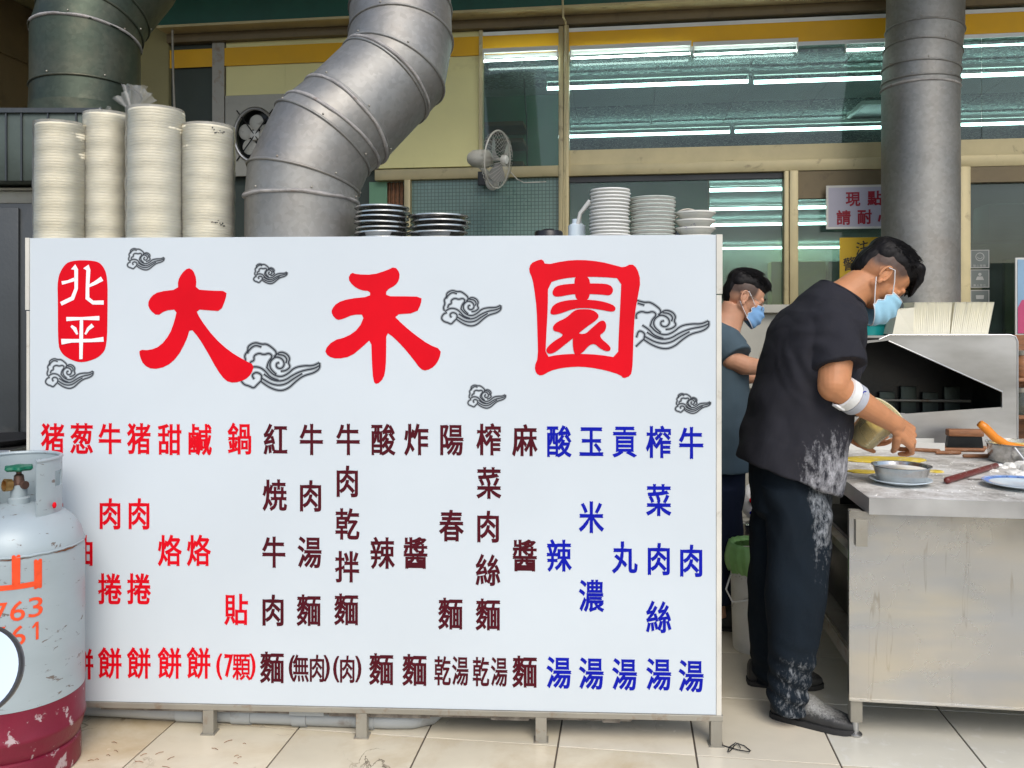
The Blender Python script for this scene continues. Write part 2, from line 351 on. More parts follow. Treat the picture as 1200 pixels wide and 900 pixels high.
m_brass = M('brass', (.45, .26, .09), .4, .8, dirt=(.12, .07, .04), ds=60)
m_valveg = M('green_handle', (.004, .13, .07), .4)
m_valve = M('valve_body', (.14, .08, .06), .5, .6)
m_rustline = M('rust', (.16, .06, .025), .9, var=.4, vs=40)
def workmat(nt, col, b):
    n = tex(nt, 8, 12, coords(nt, (1, 1, 1), False), 0, .8); r = ramp(nt, n.outputs[0], [(.36, (.28, .26, .23)), (.47, (.52, .50, .46)), (.6, (.76, .75, .72))]); return r.outputs[0]
m_worktop = M('floured_worktop', (.6, .6, .58), .6, bump=.08, bs=80, extra=workmat)
m_lip = M('steel_lip', (.56, .56, .55), .36, .85, var=.12, bump=.02)
m_dough = M('yellow_dough', (.62, .46, .05), .7, var=.14, vs=14, bump=.15, dirt=(.78, .74, .6), ds=20, dth=(.55, .7))
m_flour = M('flour', (.80, .79, .74), .95, var=.04, bump=.5, bs=60, dirt=(.75, .68, .35), ds=12)
m_wood = M('wood_brown', (.24, .10, .04), .6, var=.3, vs=12, stretch=(1, 1, 6), dirt=(.55, .45, .35), ds=25)
m_pin = M('rolling_pin_red', (.13, .022, .018), .42, var=.2, dirt=(.7, .68, .64), ds=55, dth=(.6, .66))
m_spoon = M('orange_spoon', (.75, .24, .015), .35)
m_blueplate = M('blue_china', (.62, .72, .78), .22, var=.04, coat=.4)
m_bluepat = M('blue_pattern', (.10, .22, .55), .3, var=.5, vs=40)
m_tubp = M_glass('tub_plastic', (.93, .90, .74), 1.2, 1.4, .22, .55, (.98, .88, .55))
m_tubp2 = M('tub_rim', (.66, .62, .42), .35)
m_sesame = M('tub_filling', (.80, .60, .20), .7, var=.2, vs=50)
m_binw = M('bucket_white', (.80, .80, .76), .5, dirt=(.1, .09, .07), ds=25, dth=(.62, .66))
m_bag = M('green_bag', (.34, .66, .22), .35, var=.15, vs=12, bump=.3, bs=22)
m_signw = M('paper_sign_white', (.42, .40, .46), .5, var=.04)
m_signr = M('sign_red', (.30, .005, .02), .5)
m_yel = M('yellow_card', (.62, .38, .01), .5, var=.05)
m_blk = M('black_ink', (.01, .01, .01), .5, bump=0)
m_pink = M('poster_pink', (.5, .06, .16), .4); m_pblue = M('poster_blue', (.22, .36, .50), .4)
m_icon = M('icon_grey', (.40, .40, .38), .4); m_iconbg = M('icon_back', (.13, .15, .14), .4)
m_mirror = M('mirror_silver', (.9, .92, .93), .03, 1, var=0, bump=0, rvar=.01)
m_scoot = M('scooter_dark', (.05, .05, .055), .35, coat=.4)
m_tyre = M('tyre', (.02, .02, .02), .85)
m_paint_r = M('maroon_beam', (.14, .008, .02), .5)
m_rubberd = M('shoe_sole', (.018, .018, .018), .8)

# ------------------------------------------------------------------ text helpers
GLY = {}
def loops_of(fs):
    cnt = {}
    for f in fs:
        for i in range(len(f)): e = (f[i], f[(i+1) % len(f)]); cnt[e] = 1
    nx = {a: b for a, b in cnt if (b, a) not in cnt}; out = []
    while nx:
        a = next(iter(nx)); l = []
        while a in nx: l.append(a); a = nx.pop(a)
        if len(l) > 2: out.append(l)
    return out
def glyph(ch, off=0):
    off = 0; k = (ch, off)
    if k in GLY: return GLY[k]
    c = bpy.data.curves.new('g', 'FONT'); c.body = ch; c.offset = off; c.resolution_u = 3
    o = bpy.data.objects.new('g', c); C.objects.link(o); dg = bpy.context.evaluated_depsgraph_get(); dg.update()
    me = bpy.data.meshes.new_from_object(o.evaluated_get(dg))
    r = ([(v.co.x, v.co.y) for v in me.vertices], [tuple(p.vertices) for p in me.polygons])
    bpy.data.objects.remove(o); bpy.data.meshes.remove(me)
    key = {}; idx = [key.setdefault((round(x, 4), round(y, 4)), len(key)) for x, y in r[0]]
    vs = list(key); fs = [tuple(idx[i] for i in f) for f in r[1]]; fs = [f for f in fs if len(set(f)) == len(f)]
    GLY[k] = (vs, fs, loops_of(fs)); return GLY[k]
def put_char(mb, ch, T, cx, cz, w, h, d, off=.02, cell=True, mi=0):
    """ch centred at (cx,cz) in plane T(a, depth, z); w,h: em box for CJK, ink box when cell is False"""
    vs, fs, lps = glyph(ch)
    if cell: x0, y0, sx, sy = .5, .38, w, h
    else:
        xs = [p[0] for p in vs]; ys = [p[1] for p in vs]
        x0, y0 = (min(xs)+max(xs))/2, (min(ys)+max(ys))/2; sx = w/(max(xs)-min(xs)); sy = h/(max(ys)-min(ys))
    pt = [(cx+(x-x0)*sx, cz+(y-y0)*sy) for x, y in vs]
    mb.add([T(x, d, z) for x, z in pt], fs, mi)
    if off <= 0: return
    r = off*sy; eps = min(.0006, r*.4)                       # rounded, slightly raised rim makes the stroke bold
    for l in lps:
        q = []
        for i in l:
            if not q or math.hypot(pt[i][0]-q[-1][0], pt[i][1]-q[-1][1]) > r*.25: q.append(pt[i])
        n = len(q)
        if n < 3: continue
        rs = []
        for i in range(n):
            a, b, c = q[i-1], q[i], q[(i+1) % n]; dx, dy = c[0]-a[0], c[1]-a[1]; h = math.hypot(dx, dy) or 1; nx_, ny_ = -dy/h, dx/h
            rs.append([T(b[0]+nx_*r*u_, d-eps*w_, b[1]+ny_*r*u_) for u_, w_ in ((-1, -.6), (-.8, .6), (0, 1.0), (.8, .6), (1, -.6))])
        rs.append(rs[0]); mb.rings(rs, closed=False, caps=False, mi=mi)
        for i in range(n):                                   # round corner caps
            a, b, c = q[i-1], q[i], q[(i+1) % n]; a1 = math.atan2(b[1]-a[1], b[0]-a[0]); a2 = math.atan2(c[1]-b[1], c[0]-b[0])
            if abs((a2-a1+PI) % (2*PI)-PI) > .5:
                o = len(mb.v); ring = [T(b[0]+r*math.cos(k*PI/4), d-eps*.55-i*1e-6, b[1]+r*math.sin(k*PI/4)) for k in range(8)]
                mb.add([T(b[0], d-eps*1.02-i*1e-6, b[1])]+ring, [(0, k+1, (k+1) % 8+1) for k in range(8)], mi)
def chaikin(pts, it=2, closed=True):
    for _ in range(it):
        o = []; n = len(pts)
        if not closed: o.append(pts[0])
        for i in range(n if closed else n-1):
            a, b = pts[i], pts[(i+1) % n]
            o.append((a[0]*.75+b[0]*.25, a[1]*.75+b[1]*.25)); o.append((a[0]*.25+b[0]*.75, a[1]*.25+b[1]*.75))
        if not closed: o.append(pts[-1])
        pts = o
    return pts
def ribbon(mb, pts, wd, T, d, mi=0):
    n = len(pts); L = []; R = []
    for i in range(n):
        a = pts[max(i-1, 0)]; b = pts[min(i+1, n-1)]; dx, dy = b[0]-a[0], b[1]-a[1]; l = math.hypot(dx, dy) or 1
        w_ = (wd[i] if isinstance(wd, (list, tuple)) else wd)/2
        L.append((pts[i][0]-dy/l*w_, pts[i][1]+dx/l*w_)); R.append((pts[i][0]+dy/l*w_, pts[i][1]-dx/l*w_))
    vs = [T(p[0], d, p[1]) for p in L]+[T(p[0], d, p[1]) for p in R]
    mb.add(vs, [(i, i+1, n+i+1, n+i) for i in range(n-1)], mi)

# ------------------------------------------------------------------ ground and tiled floor
mb = MB(); mb.add([(-400, -400, -.02), (400, -400, -.02), (400, 400, -.02), (-400, 400, -.02)], [(0, 1, 2, 3)])
tag(mb.build('ground', m_ground), kind='structure')
TS = .455
u_a = onF(987, 900, 1)[0]
pj = P(900, 891, 1420/(891-378)); fj = toF(pj)      # a point on a joint running along the wall
pc = P(987, 900, 1420/(900-378)); fc = toF(pc)      # a point on a joint running into the shop
mb = MB(); mb.box((-4.2, -.6, -.018), (5.6, 5.14, -.004), F); floor = tag(mb.build('floor', m_grout), kind='structure')
def rtile(seed):
    b = MB(); g = .0030; b.box((g, g, -.012), (TS-g, TS-g, 0), ID, bv=.0012); return b.mesh('tile')
tmes = []
for m_ in (m_tile, m_tile2, m_tile3):
    me = rtile(0); me.materials.append(m_); tmes.append(me)
i0, i1 = int((-4.2-fc[0])/TS)+1, int((5.6-fc[0])/TS)-1
j0, j1 = int((-.6-fj[1])/TS)+1, int((5.14-fj[1])/TS)-1
for i in range(i0, i1+1):
    for j in range(j0, j1+1):
        u, v = fc[0]+i*TS, fj[1]+j*TS
        k = 2 if u > .45 and v > 2.6 else (1 if (u < -.2 and v < 3.3 and v > 1.5) else 0)
        if k == 1 and random.random() < .2: k = 0
        o = bpy.data.objects.new('tile', tmes[k]); C.objects.link(o); o.parent = floor
        o.location = F(u, v, random.uniform(-.0006, .0006)); o.rotation_euler = (0, 0, -TH)

# ------------------------------------------------------------------ shop building
V0 = 5.15
bld = thing('shop_building', F(0, V0, 0), 'shop front with mustard band, gold window frames and lit dining room behind the menu board', 'building')
def R(px0, py0, px1, py1, v):   # pixel rectangle on plane v -> (u0,z0,u1,z1)
    a = onF(px0, py0, v); b = onF(px1, py1, v); return (a[0], b[1], b[0], a[1])
def slab(px0, py0, px1, py1, v, th, mat, name, bv=0, parent=None, ref='c'):
    """front face at v, thickness th going back; heights from the pixel rows at its middle column"""
    xm = (px0+px1)/2; z1 = onF(xm, py0, v)[1]; z0 = onF(xm, py1, v)[1]; u0 = onF(px0, py0, v)[0]; u1 = onF(px1, py0, v)[0]
    b = MB(); b.box((u0, v, z0), (u1, v+th, z1), F, bv=bv); return b.build(name, mat, parent or bld, smooth=bv > 0)
UL = onF(200, 100, V0)[0]; UR = 5.3
zz = lambda py, x=750: onF(x, py, V0)[1]
z_beam0, z_beam1 = zz(22, 600)+.005, zz(-30, 600)
mb = MB(); mb.box((UL, V0-.16, z_beam0), (UR, V0+.1, z_beam0+.17), F); mb.build('green_fascia', m_green, bld)
mb = MB(); mb.box((UL, V0-.17, z_beam0+.171), (UR, V0+.1, z_beam0+.205), F); mb.build('cream_strip', m_cream, bld)
mb = MB(); mb.box((UL, V0-.165, z_beam0+.206), (UR, V0+.1, z_beam0+.5), F); mb.build('maroon_fascia', m_paint_r, bld)
mb = MB(); mb.box((UL, V0-.17, z_beam0-.016), (UR, V0-.01, z_beam0-.001), F); mb.build('fascia_edge', m_alu, bld)
mb = MB(); mb.box((UL, V0-.05, z_beam0-.07), (UR, V0+.06, z_beam0-.017), F); mb.build('lintel', m_alud, bld)
zt = z_beam0-.071                                   # top of the glazing zone
z_m1, z_m0 = zz(192, 750), zz(205, 750)             # mid rail
z_y1, z_y0 = zz(37, 700), zz(59.5, 700)             # mustard band
z_sb = zz(357, 885)                                 # window sill height
mb = MB(); mb.box((onF(440, 0, V0)[0], V0-.02, z_m0), (UR, V0+.05, z_m1), F, bv=.004); mb.build('mid_rail', m_alu, bld, smooth=True)
mb = MB(); mb.box((onF(667, 0, V0)[0], V0+.0, z_m1+.001), (UR, V0+.045, zz(174, 750)), F); mb.build('transom_strip', m_alu, bld)
mb = MB(); mb.box((onF(667, 0, V0)[0], V0+.01, z_m0-.035), (onF(918, 0, V0)[0], V0+.05, z_m0-.002), F); mb.build('track', m_blackp, bld)
# mustard band with white edging, across panels and glass
mb = MB(); mb.box((UL, V0-.012, z_y0), (UR, V0-.008, z_y1), F); mb.build('mustard_band', m_mustard, bld)
uw = onF(563, 0, V0)[0]
mb = MB(); mb.box((uw, V0-.011, z_y0-.024), (UR, V0-.008, z_y0-.001), F); mb.box((uw, V0-.011, z_y1+.001), (UR, V0-.008, z_y1+.024), F); mb.build('white_band', m_wband, bld)
# posts
def post(px0, px1, zt_, zb_, mat=m_alu, v=V0, name='window_post', d=.03):
    b = MB(); b.box((onF(px0, 200, v)[0], v-d, zb_), (onF(px1, 200, v)[0], v+.05, zt_), F, bv=.003); return b.build(name, mat, bld, smooth=True)
post(655, 660.5, zt, .9); post(661, 667, zt, .9, d=.038)
post(918, 923.5, z_m0-.001, z_sb); post(924, 934, z_m0-.001, z_sb, d=.04)
post(1122, 1134, z_m0-.001, .02, d=.045); post(1116, 1121.5, z_m0-.001, .02, m_alud, d=.03)
post(475, 482, z_m0-.001, .95, d=.03)
b_ = MB(); b_.box((onF(935, 0, V0)[0], V0-.01, zz(232, 985)), (onF(1037, 0, V0)[0], V0+.03, z_m0-.002), F); b_.build('sash_head', m_alud, bld)
b_ = MB(); b_.box((onF(1134.5, 0, V0)[0], V0-.02, zz(214, 1160)), (UR, V0+.03, z_m0-.002), F); b_.build('door_head', m_alud, bld)
# thin conduit running down the post
b_ = MB(); pts = [P(659, -10, 4.88), P(660, 20, 4.92), P(663, 26, 5.03), P(662, 90, 5.045), P(661, 200, 5.045), P(660, 276, 5.045)]
b_.tube(pts, .006, 8); b_.build('conduit', m_alu, bld, smooth=True)
# cream panels
b_ = MB(); b_.box((onF(265, 0, V0)[0], V0, zz(111, 300)), (onF(334, 0, V0)[0], V0+.04, zt), F); b_.box((onF(334, 0, V0)[0]+.001, V0, zz(196, 500)), (uw-.003, V0+.04, zt), F); b_.build('cream_panel', m_cream, bld)
b_ = MB(); b_.box((onF(562, 0, V0)[0], V0-.02, z_m1+.001), (onF(566, 0, V0)[0], V0+.05, zt), F); b_.build('panel_edge', m_alu, bld)
b_ = MB(); b_.box((onF(250, 0, V0)[0], V0-.015, .2), (onF(264, 0, V0)[0], V0+.05, zt), F); b_.build('steel_jamb', m_steelframe, bld)
b_ = MB(); b_.box((UL, V0+.01, .2), (onF(250, 0, V0)[0]-.002, V0+.04, zt), F); b_.build('dark_pane', m_dark, bld)
b_ = MB(); b_.box((onF(265, 0, V0)[0], V0+.05, .2), (onF(441, 0, V0)[0], V0+.08, zz(111, 300)-.002), F); b_.build('dark_panel', m_dark, bld)
# wired glass, curtain window
b_ = MB(); b_.box((onF(482, 0, V0)[0], V0+.012, .95), (onF(655, 0, V0)[0]-.001, V0+.02, z_m0-.001), F)
gp = b_.build('wired_pane', m_grid, bld)
b_ = MB()
for k in range(14):
    a = onF(441+k*2.45, 0, V0+.06)[0]; b_.box((a, V0+.055+(k % 2)*.012, .95), (a+.0105, V0+.07+(k % 2)*.012, z_m0-.001), F)
b_.build('curtain', m_wood, bld)
b_ = MB(); b_.box((onF(431, 0, V0)[0], V0+.03, .95), (onF(452, 0, V0)[0], V0+.036, z_m0-.001), F); b_.build('pane', m_int_green, bld)
# panes
def pane(px0, px1, z0, z1, mat=m_glass, v=V0+.022):
    b = MB(); b.box((onF(px0, 0, v)[0], v, z0), (onF(px1, 0, v)[0], v+.005, z1), F); return b.build('pane', mat, bld)
pane(566.5, 654.5, z_m1+.002, zt-.002); pane(668, 1150, zz(174, 750)+.002, zt-.002); pane(1151, 1330, zz(174, 750)+.002, zt-.002)
pane(668, 917, z_sb, z_m0-.037); pane(935, 1040, z_sb, zz(232, 985)-.002); pane(1041, 1115, z_sb, zz(232, 985)-.002)
pane(1135, 1330, .05, zz(214, 1160)-.002, m_glass2)
# sill and wall under the windows
b_ = MB(); b_.box((onF(441, 0, V0)[0], V0, 0), (onF(1115, 0, V0)[0], V0+.1, z_sb-.05), F); b_.build('wall', m_sill, bld)
b_ = MB(); b_.box((onF(668, 0, V0)[0], V0-.05, z_sb-.049), (onF(1115, 0, V0)[0], V0+.09, z_sb-.001), F, bv=.004); b_.build('window_sill', m_sill, bld)
b_ = MB(); b_.box((onF(668, 0, V0)[0], V0-.10, zz(454, 885)), (onF(1115, 0, V0)[0], V0-.001, zz(446, 885)), F, bv=.004); b_.build('ledge', m_sill, bld)
# left pillar and side wall
sw = thing('side_wall', F(UL-.7, V0-.5, 0), 'stained ochre plaster side wall at the far left behind the exhaust duct', 'wall')
uc = onF(40, 100, V0+.35)[0]
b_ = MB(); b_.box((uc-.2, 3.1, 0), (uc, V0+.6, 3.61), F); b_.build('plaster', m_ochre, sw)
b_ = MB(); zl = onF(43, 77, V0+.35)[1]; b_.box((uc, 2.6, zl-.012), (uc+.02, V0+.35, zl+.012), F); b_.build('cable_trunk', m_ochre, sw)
pw = thing('plaster_pillar', F(UL-.2, V0+.1, 0), 'olive plastered pillar between the side wall and the shop front', 'pillar')
b_ = MB(); b_.box((uc+.001, V0+.35, 0), (UL-.25, V0+.6, 3.61), F); b_.build('recess', m_olive, pw)
b_ = MB(); b_.box((UL-.25, V0-.02, 0), (UL-.002, V0+.6, 3.61), F, bv=.01); b_.build('shaft', m_olive, pw, smooth=True)
b_ = MB(); b_.tube([P(202, 34, 5.36), P(203, 90, 5.36), P(205, 140, 5.36), P(206, 275, 5.36)], .008, 8); b_.build('conduit', m_steelframe, pw, smooth=True)
# canopy over the pavement
cn = MB(); cn.box((-7, 3.6, 3.62), (7, V0+2, 3.74), F); tag(cn.build('canopy_ceiling', m_olive), kind='structure')
cw = MB(); cw.box((UL, V0-.16, z_beam0+.5), (UR, V0+.1, 3.619), F); cw.build('upper_wall', m_olive, bld)

# ------------------------------------------------------------------ dining room behind the glass
ZC = 3.1; VB = 19.0
rm = MB(); rm.box((UL-1, V0+.15, -.1), (UR+4, VB+.2, 0.001), F); tag(rm.build('dining_floor', m_dark), kind='structure')
rm = MB(); rm.box((UL-1, 9.0, ZC+.012), (UR+4, VB+.2, ZC+.06), F); rm.box((UL-1, V0+.1, ZC+.02), (UR+4, 8.999, ZC+.06), F); ceil = tag(rm.build('dining_ceiling', m_int_ceil), kind='structure')
rm = MB(); rm.box((UL-1, VB, 0), (UR+4, VB+.2, ZC+.3), F); rm.box((UL-.2, V0+.101, 0), (UL-.05, VB, ZC+.3), F); rm.box((UR+3.8, V0+.1, 0), (UR+4, VB, ZC+.3), F)
tag(rm.build('dining_wall', m_int_wall), kind='structure')
cm = []
for m_ in (m_int_ceil, m_int_ceil2):
    b_ = MB(); b_.box((.004, .004, -.012), (.596, .596, 0), ID, bv=.003); me = b_.mesh('ceiling_tile'); me.materials.append(m_); cm.append(me)
for i in range(16):
    for j in range(6):
        o = bpy.data.objects.new('ceiling_tile', cm[0 if j % 2 == 1 else 1]); C.objects.link(o); o.parent = ceil
        u, v = -2.2+i*.6, V0+.35+j*.6; o.location = F(u, v, ZC+.018+random.uniform(-.001, .001)); o.rotation_euler = (0, 0, -TH)
def fixture(px0, py0, px1, z, label, grp, tr_=.011):
    v = (z-H)/((CY-py0)/FPX)
    x = (px0-CX)/FPX; vv = v*(ST*x+CT)      # plane through the tube's left end
    a = onF(px0, py0, vv)[0]; b = onF(px1, py0, vv)[0]
    t = thing('tube_light', F((a+b)/2, vv, z), label, 'light', grp)
    q = MB(); q.tube([F(a+.008, vv, z), F(b-.008, vv, z)], tr_, 8); q.build('tube', m_tube, t, smooth=True)
    q = MB(); q.box((a, vv-.014, z+.045), (b, vv+.014, z+.07), F); q.box((a, vv-.012, z-.015), (a+.007, vv+.012, z+.046), F); q.box((b-.007, vv-.012, z-.015), (b, vv+.012, z+.046), F)
    q.build('housing', m_white, t)
    return t
GT = 'fluorescent tubes on the dining room ceiling'
Y = lambda x, y0, s=-.030: y0+s*(x-667)
rows = [(68.5, [(566, 654, 'over the fan'), (668, 810, 'right of the window post'), (812, 935, 'ending beside the ceiling gap'), (990, 1110, 'just left of the tall duct'), (1112, 1250, 'right of the tall duct')], 'first row tube nearest the glass'),
        (103, [(640, 878, 'above the plate stacks'), (882, 1090, 'running behind the tall duct'), (1094, 1300, 'right of the tall duct')], 'bright second row tube'),
        (160, [(660, 856, 'above the plate stacks'), (860, 1090, 'running behind the tall duct'), (1094, 1300, 'right of the tall duct')], 'lower third row tube')]
for y0, segs, lb in rows:
    for a, b, s in segs: fixture(a, Y(a, y0), b, 3.0, lb+' '+s, GT, {68.5: .006, 103: .013}.get(y0, .013))
for y0, nm in ((224, 'top'), (246, 'second'), (264.5, 'third'), (292, 'lowest')):
    fixture(780, y0, 1010, 3.0, f'{nm} of the four far tubes seen through the window beside the younger cook', GT, .022)
# things inside
t = thing('partition_board', F(1, V0+.4, 0), 'pale green partition board behind the window above the white plate stacks', 'partition')
v_ = V0+.3
b_ = MB(); b_.box((onF(640, 0, v_)[0], v_, 1.0), (onF(829, 0, v_)[0], v_+.03, onF(750, 210, v_)[1]), F); b_.build('board', m_int_green, t)
b_ = MB(); b_.box((onF(829, 0, v_)[0]+.001, v_-.003, 1.0), (onF(831.5, 0, v_)[0], v_+.033, onF(750, 210, v_)[1]), F); b_.build('edge', m_alu, t)
t = thing('wall_cabinet', F(3.6, VB-.4, 0), 'pale cabinets and shelves on the far wall of the dining room', 'cabinet')
for k in range(5):
    b_ = MB(); a = 3.0+k*1.15; b_.box((a, VB-.5, 1.2), (a+1.1, VB-.02, 2.7), F, bv=.01); b_.build('cabinet_door', m_sill if k % 2 else m_cream, t)
b_ = MB(); b_.box((2.9, VB-.9, .9), (8.9, VB-.02, 1.0), F); b_.build('shelf', m_steelframe, t)
t = thing('shelf_unit', F(-.2, V0+.9, 0), 'wooden shelf unit seen through the glass beside the wall fan', 'shelf')
for pz in (143, 163, 190):
    v_ = V0+.8; a, z = onF(566, pz, v_); b_ = MB(); b_.box((a, v_, z-.03), (onF(613, pz, v_)[0], v_+.3, z), F); b_.build('shelf_board', m_wood, t)
b_ = MB(); v_ = V0+.79; b_.tube([P(612, 60, 5.9), P(617, 140, 5.9), P(618, 200, 5.9)], .006, 6); b_.build('cable', m_blackp, t)
b_ = MB(); b_.box((onF(560, 0, V0+1.12)[0], V0+1.12, 0), (onF(667, 0, V0+1.12)[0], V0+1.2, ZC), F); b_.build('back_panel', m_int_green, t)
t = thing('air_conditioner', F(2.5, V0+.6, 2.4), 'dark air conditioner hanging inside behind the right door glass', 'air conditioner')
v_ = V0+.5; a0 = onF(1158, 0, v_)[0]; a1 = a0+.8; zt_, zb_ = onF(1180, 238, v_)[1], onF(1180, 282, v_)[1]
b_ = MB(); b_.box((a0, v_, zb_), (a1, v_+.25, zt_), F, bv=.02); b_.build('casing', m_hoodbox, t, smooth=True)
for k in range(4):
    b_ = MB(); b_.box((a0+.03, v_-.008, zb_+.03+k*.04), (a1-.03, v_-.001, zb_+.045+k*.04), F); b_.build('louvre', m_dgrey, t)
# signs taped to the window
t = thing('notice_sign', F(1.9, V0-.06, 2), 'white taped notice with dark red characters beside the tall duct', 'sign')
v_ = V0-.06; (a, b0, c, d) = R(969, 218.5, 1056, 266.5, v_)
b_ = MB(); b_.box((a, v_, b0), (c, v_+.004, d), F); b_.build('card', m_signw, t)
b_ = MB(); e = .008
for q in (((a-.004, v_-.001, b0-.004), (c, v_+.005, b0+e)), ((a-.004, v_-.0012, d-e), (c, v_+.0052, d+.004)), ((a-.0042, v_-.0014, b0+e), (a+e, v_+.0054, d-e))): b_.box(q[0], q[1], F)
b_.build('tape_edge', m_trim, t)
b_ = MB()
for ch, x, y in (('現', 999.5, 233), ('點', 1025, 232), ('請', 988.5, 255), ('耐', 1013, 254), ('心', 1037, 254)):
    u_, z_ = onF(x, y, v_); s = 17.5/1000*4.6; put_char(b_, ch, F, u_, z_, s*1.0, s*1.08, v_-.002, .03)
b_.build('lettering', m_signr, t, norm=False)
t = thing('yellow_card', F(2, V0-.07, 1.8), 'yellow handwritten warning card partly behind the bent cook\'s head', 'sign')
v_ = V0-.07; (a, b0, c, d) = R(984, 278.5, 1044, 345, v_)
b_ = MB(); b_.box((a, v_, b0), (c, v_+.003, d), F); b_.build('card', m_yel, t)
b_ = MB()
for ch, x, y, s in (('注', 1010, 290, 17), ('意', 1031, 286, 17), ('警', 995, 309, 17)):
    u_, z_ = onF(x, y, v_); s *= .0046; put_char(b_, ch, lambda p, q, r: F(p, q, r+(p-u_)*.25), u_, z_, s*.9, s, v_-.002, .01)
b_.build('lettering', m_blk, t, norm=False)
for k, (y0, what) in enumerate(((293, 'a smiling face'), (316, 'a person'), (340, 'a tray'))):
    v_ = V0+.018; (a, b0, c, d) = R(1137, y0, 1159, y0+21, v_)
    t = thing('icon_sticker', F(a, v_, b0), f'square grey door sticker showing {what}', 'sticker', 'icon stickers on the door glass')
    b_ = MB(); b_.box((a, v_-.002, b0), (c, v_, d), F); b_.build('backing', m_iconbg, t)
    b_ = MB(); w_ = .004
    for q in ((a, b0, c, b0+w_), (a, d-w_, c, d), (a, b0+w_, a+w_, d-w_), (c-w_, b0+w_, c, d-w_)): b_.box((q[0], v_-.004, q[1]), (q[2], v_-.0021, q[3]), F)
    cx, cz, r = (a+c)/2, (b0+d)/2+.012, .022
    if k == 0: ribbon(b_, [(cx+r*math.cos(x*.314), cz+r*math.sin(x*.314)) for x in range(21)], .004, F, v_-.004); ribbon(b_, [(cx+r*.55*math.cos(PI+x*.314), cz+r*.5*math.sin(PI+x*.314)) for x in range(11)], .003, F, v_-.004)
    if k == 1: b_.prism([(cx+.009*math.cos(x*.6), cz+.012+.009*math.sin(x*.6)) for x in range(10)], v_-.004, None, F); b_.prism([(cx-.022, cz-.02), (cx+.022, cz-.02), (cx+.014, cz), (cx-.014, cz)], v_-.004, None, F)
    if k == 2: b_.prism([(cx-.02, cz-.012), (cx+.02, cz-.012), (cx+.022, cz+.01), (cx-.022, cz+.01)], v_-.004, None, F)
    for j, ch in enumerate('貼心服務' if k == 0 else ('專人帶位' if k == 1 else '請勿外食')): put_char(b_, ch, F, a+.022+j*.0175, b0+.013, .015, .015, v_-.004, 0)
    b_.build('print', m_icon, t, norm=False)
t = thing('poster', F(3, V0-.05, 1.6), 'blue and pink poster cut off by the right frame edge', 'poster')
v_ = V0-.2; (a, b0, c, d) = R(1190, 302, 1260, 393, v_)
b_ = MB(); b_.box((a, v_, b0), (c, v_+.01, d), F); b_.build('frame', m_white, t)
b_ = MB(); b_.box((a+.01, v_-.003, b0+.01), (c-.01, v_-.001, d-.01), F); b_.build('sheet', m_pblue, t)
b_ = MB(); b_.prism([(a+.01, b0+.01), (c-.01, b0+.01), (c-.01, b0+.26), (a+.03, b0+.19), (a+.01, b0+.15)], v_-.005, None, F); b_.build('print', m_pink, t)

# ------------------------------------------------------------------ menu board
sgn = thing('menu_board', G(GW/2, 0, 0), 'large white restaurant menu board with red, maroon and blue characters on steel legs', 'sign')
zT, zB = 1.714, .106
b_ = MB(); b_.box((.012, 0, zB), (GW-.016, .045, zT), G, bv=.001); b_.build('face_panel', m_signface, sgn)
b_ = MB(); zs = onG(845, 345)[1]
b_.box((GW-.0155, -.004, zs+.002), (GW+.004, .05, zT+.001), G); b_.box((GW-.0155, -.003, zB), (GW+.001, .05, zs-.002), G)
b_.box((-.002, -.004, zs-.05), (.0115, .05, zT+.001), G); b_.box((.002, -.003, zB), (.0115, .05, zs-.054), G); b_.build('edge_trim', m_trim, sgn)
b_ = MB(); b_.box((-.002, -.006, zB-.020), (GW+.006, .045, zB-.0005), G, bv=.002); b_.build('bottom_rail', m_steelframe, sgn)
for px in (244, 423.5, 634, 839.5):
    s, _ = onG(px, 840); q = MB(); hw = .019; q.box((s-hw, -.003, .0), (s+hw, .032, zB-.0205), G, bv=.002)
    q.box((s-hw-.006, -.009, 0), (s+hw+.006, .038, .004), G); q.build('leg', m_steelframe, sgn)
for px in (120, 800):
    s, _ = onG(px, 840); q = MB(); q.box((s-.015, .5, 0), (s+.015, .53, zB), G); q.build('leg', m_rust, sgn)
b_ = MB()
def pxs(sx, sy, ox, oy, k): return [(ox+x/k, oy+y/k) for x, y in zip(sx, sy)]
def crop(pts, ox, oy, k): return [onG(ox+x/k, oy+y/k) for x, y in pts]
DA = [(615,122),(632,130),(643,160),(640,193),(690,197),(742,198),(738,225),(722,264),(690,262),(640,258),(655,290),(700,350),(750,395),(800,425),(832,440),(822,470),(800,490),(765,499),(738,492),(710,455),(680,400),(650,350),(622,318),(610,360),(580,415),(545,445),(500,455),(470,440),(457,410),(456,390),(490,392),(525,378),(555,340),(570,300),(580,258),(540,262),(515,280),(492,262),(483,240),(495,215),(520,200),(583,193),(582,165),(595,140)]
HE = [(205,200),(222,168),(250,178),(330,180),(400,158),(440,138),(465,170),(462,205),(445,232),(397,258),(397,288),(480,288),(575,290),(572,325),(550,372),(430,380),(480,430),(540,480),(610,530),(673,555),(665,600),(640,640),(600,662),(570,655),(530,600),(480,540),(430,490),(397,468),(397,560),(395,640),(385,700),(350,732),(332,715),(325,620),(322,500),(280,540),(220,590),(150,603),(105,590),(87,558),(130,510),(200,492),(260,450),(290,380),(230,380),(180,402),(150,408),(125,380),(122,355),(150,320),(210,300),(316,290),(316,262),(270,258),(230,235)]
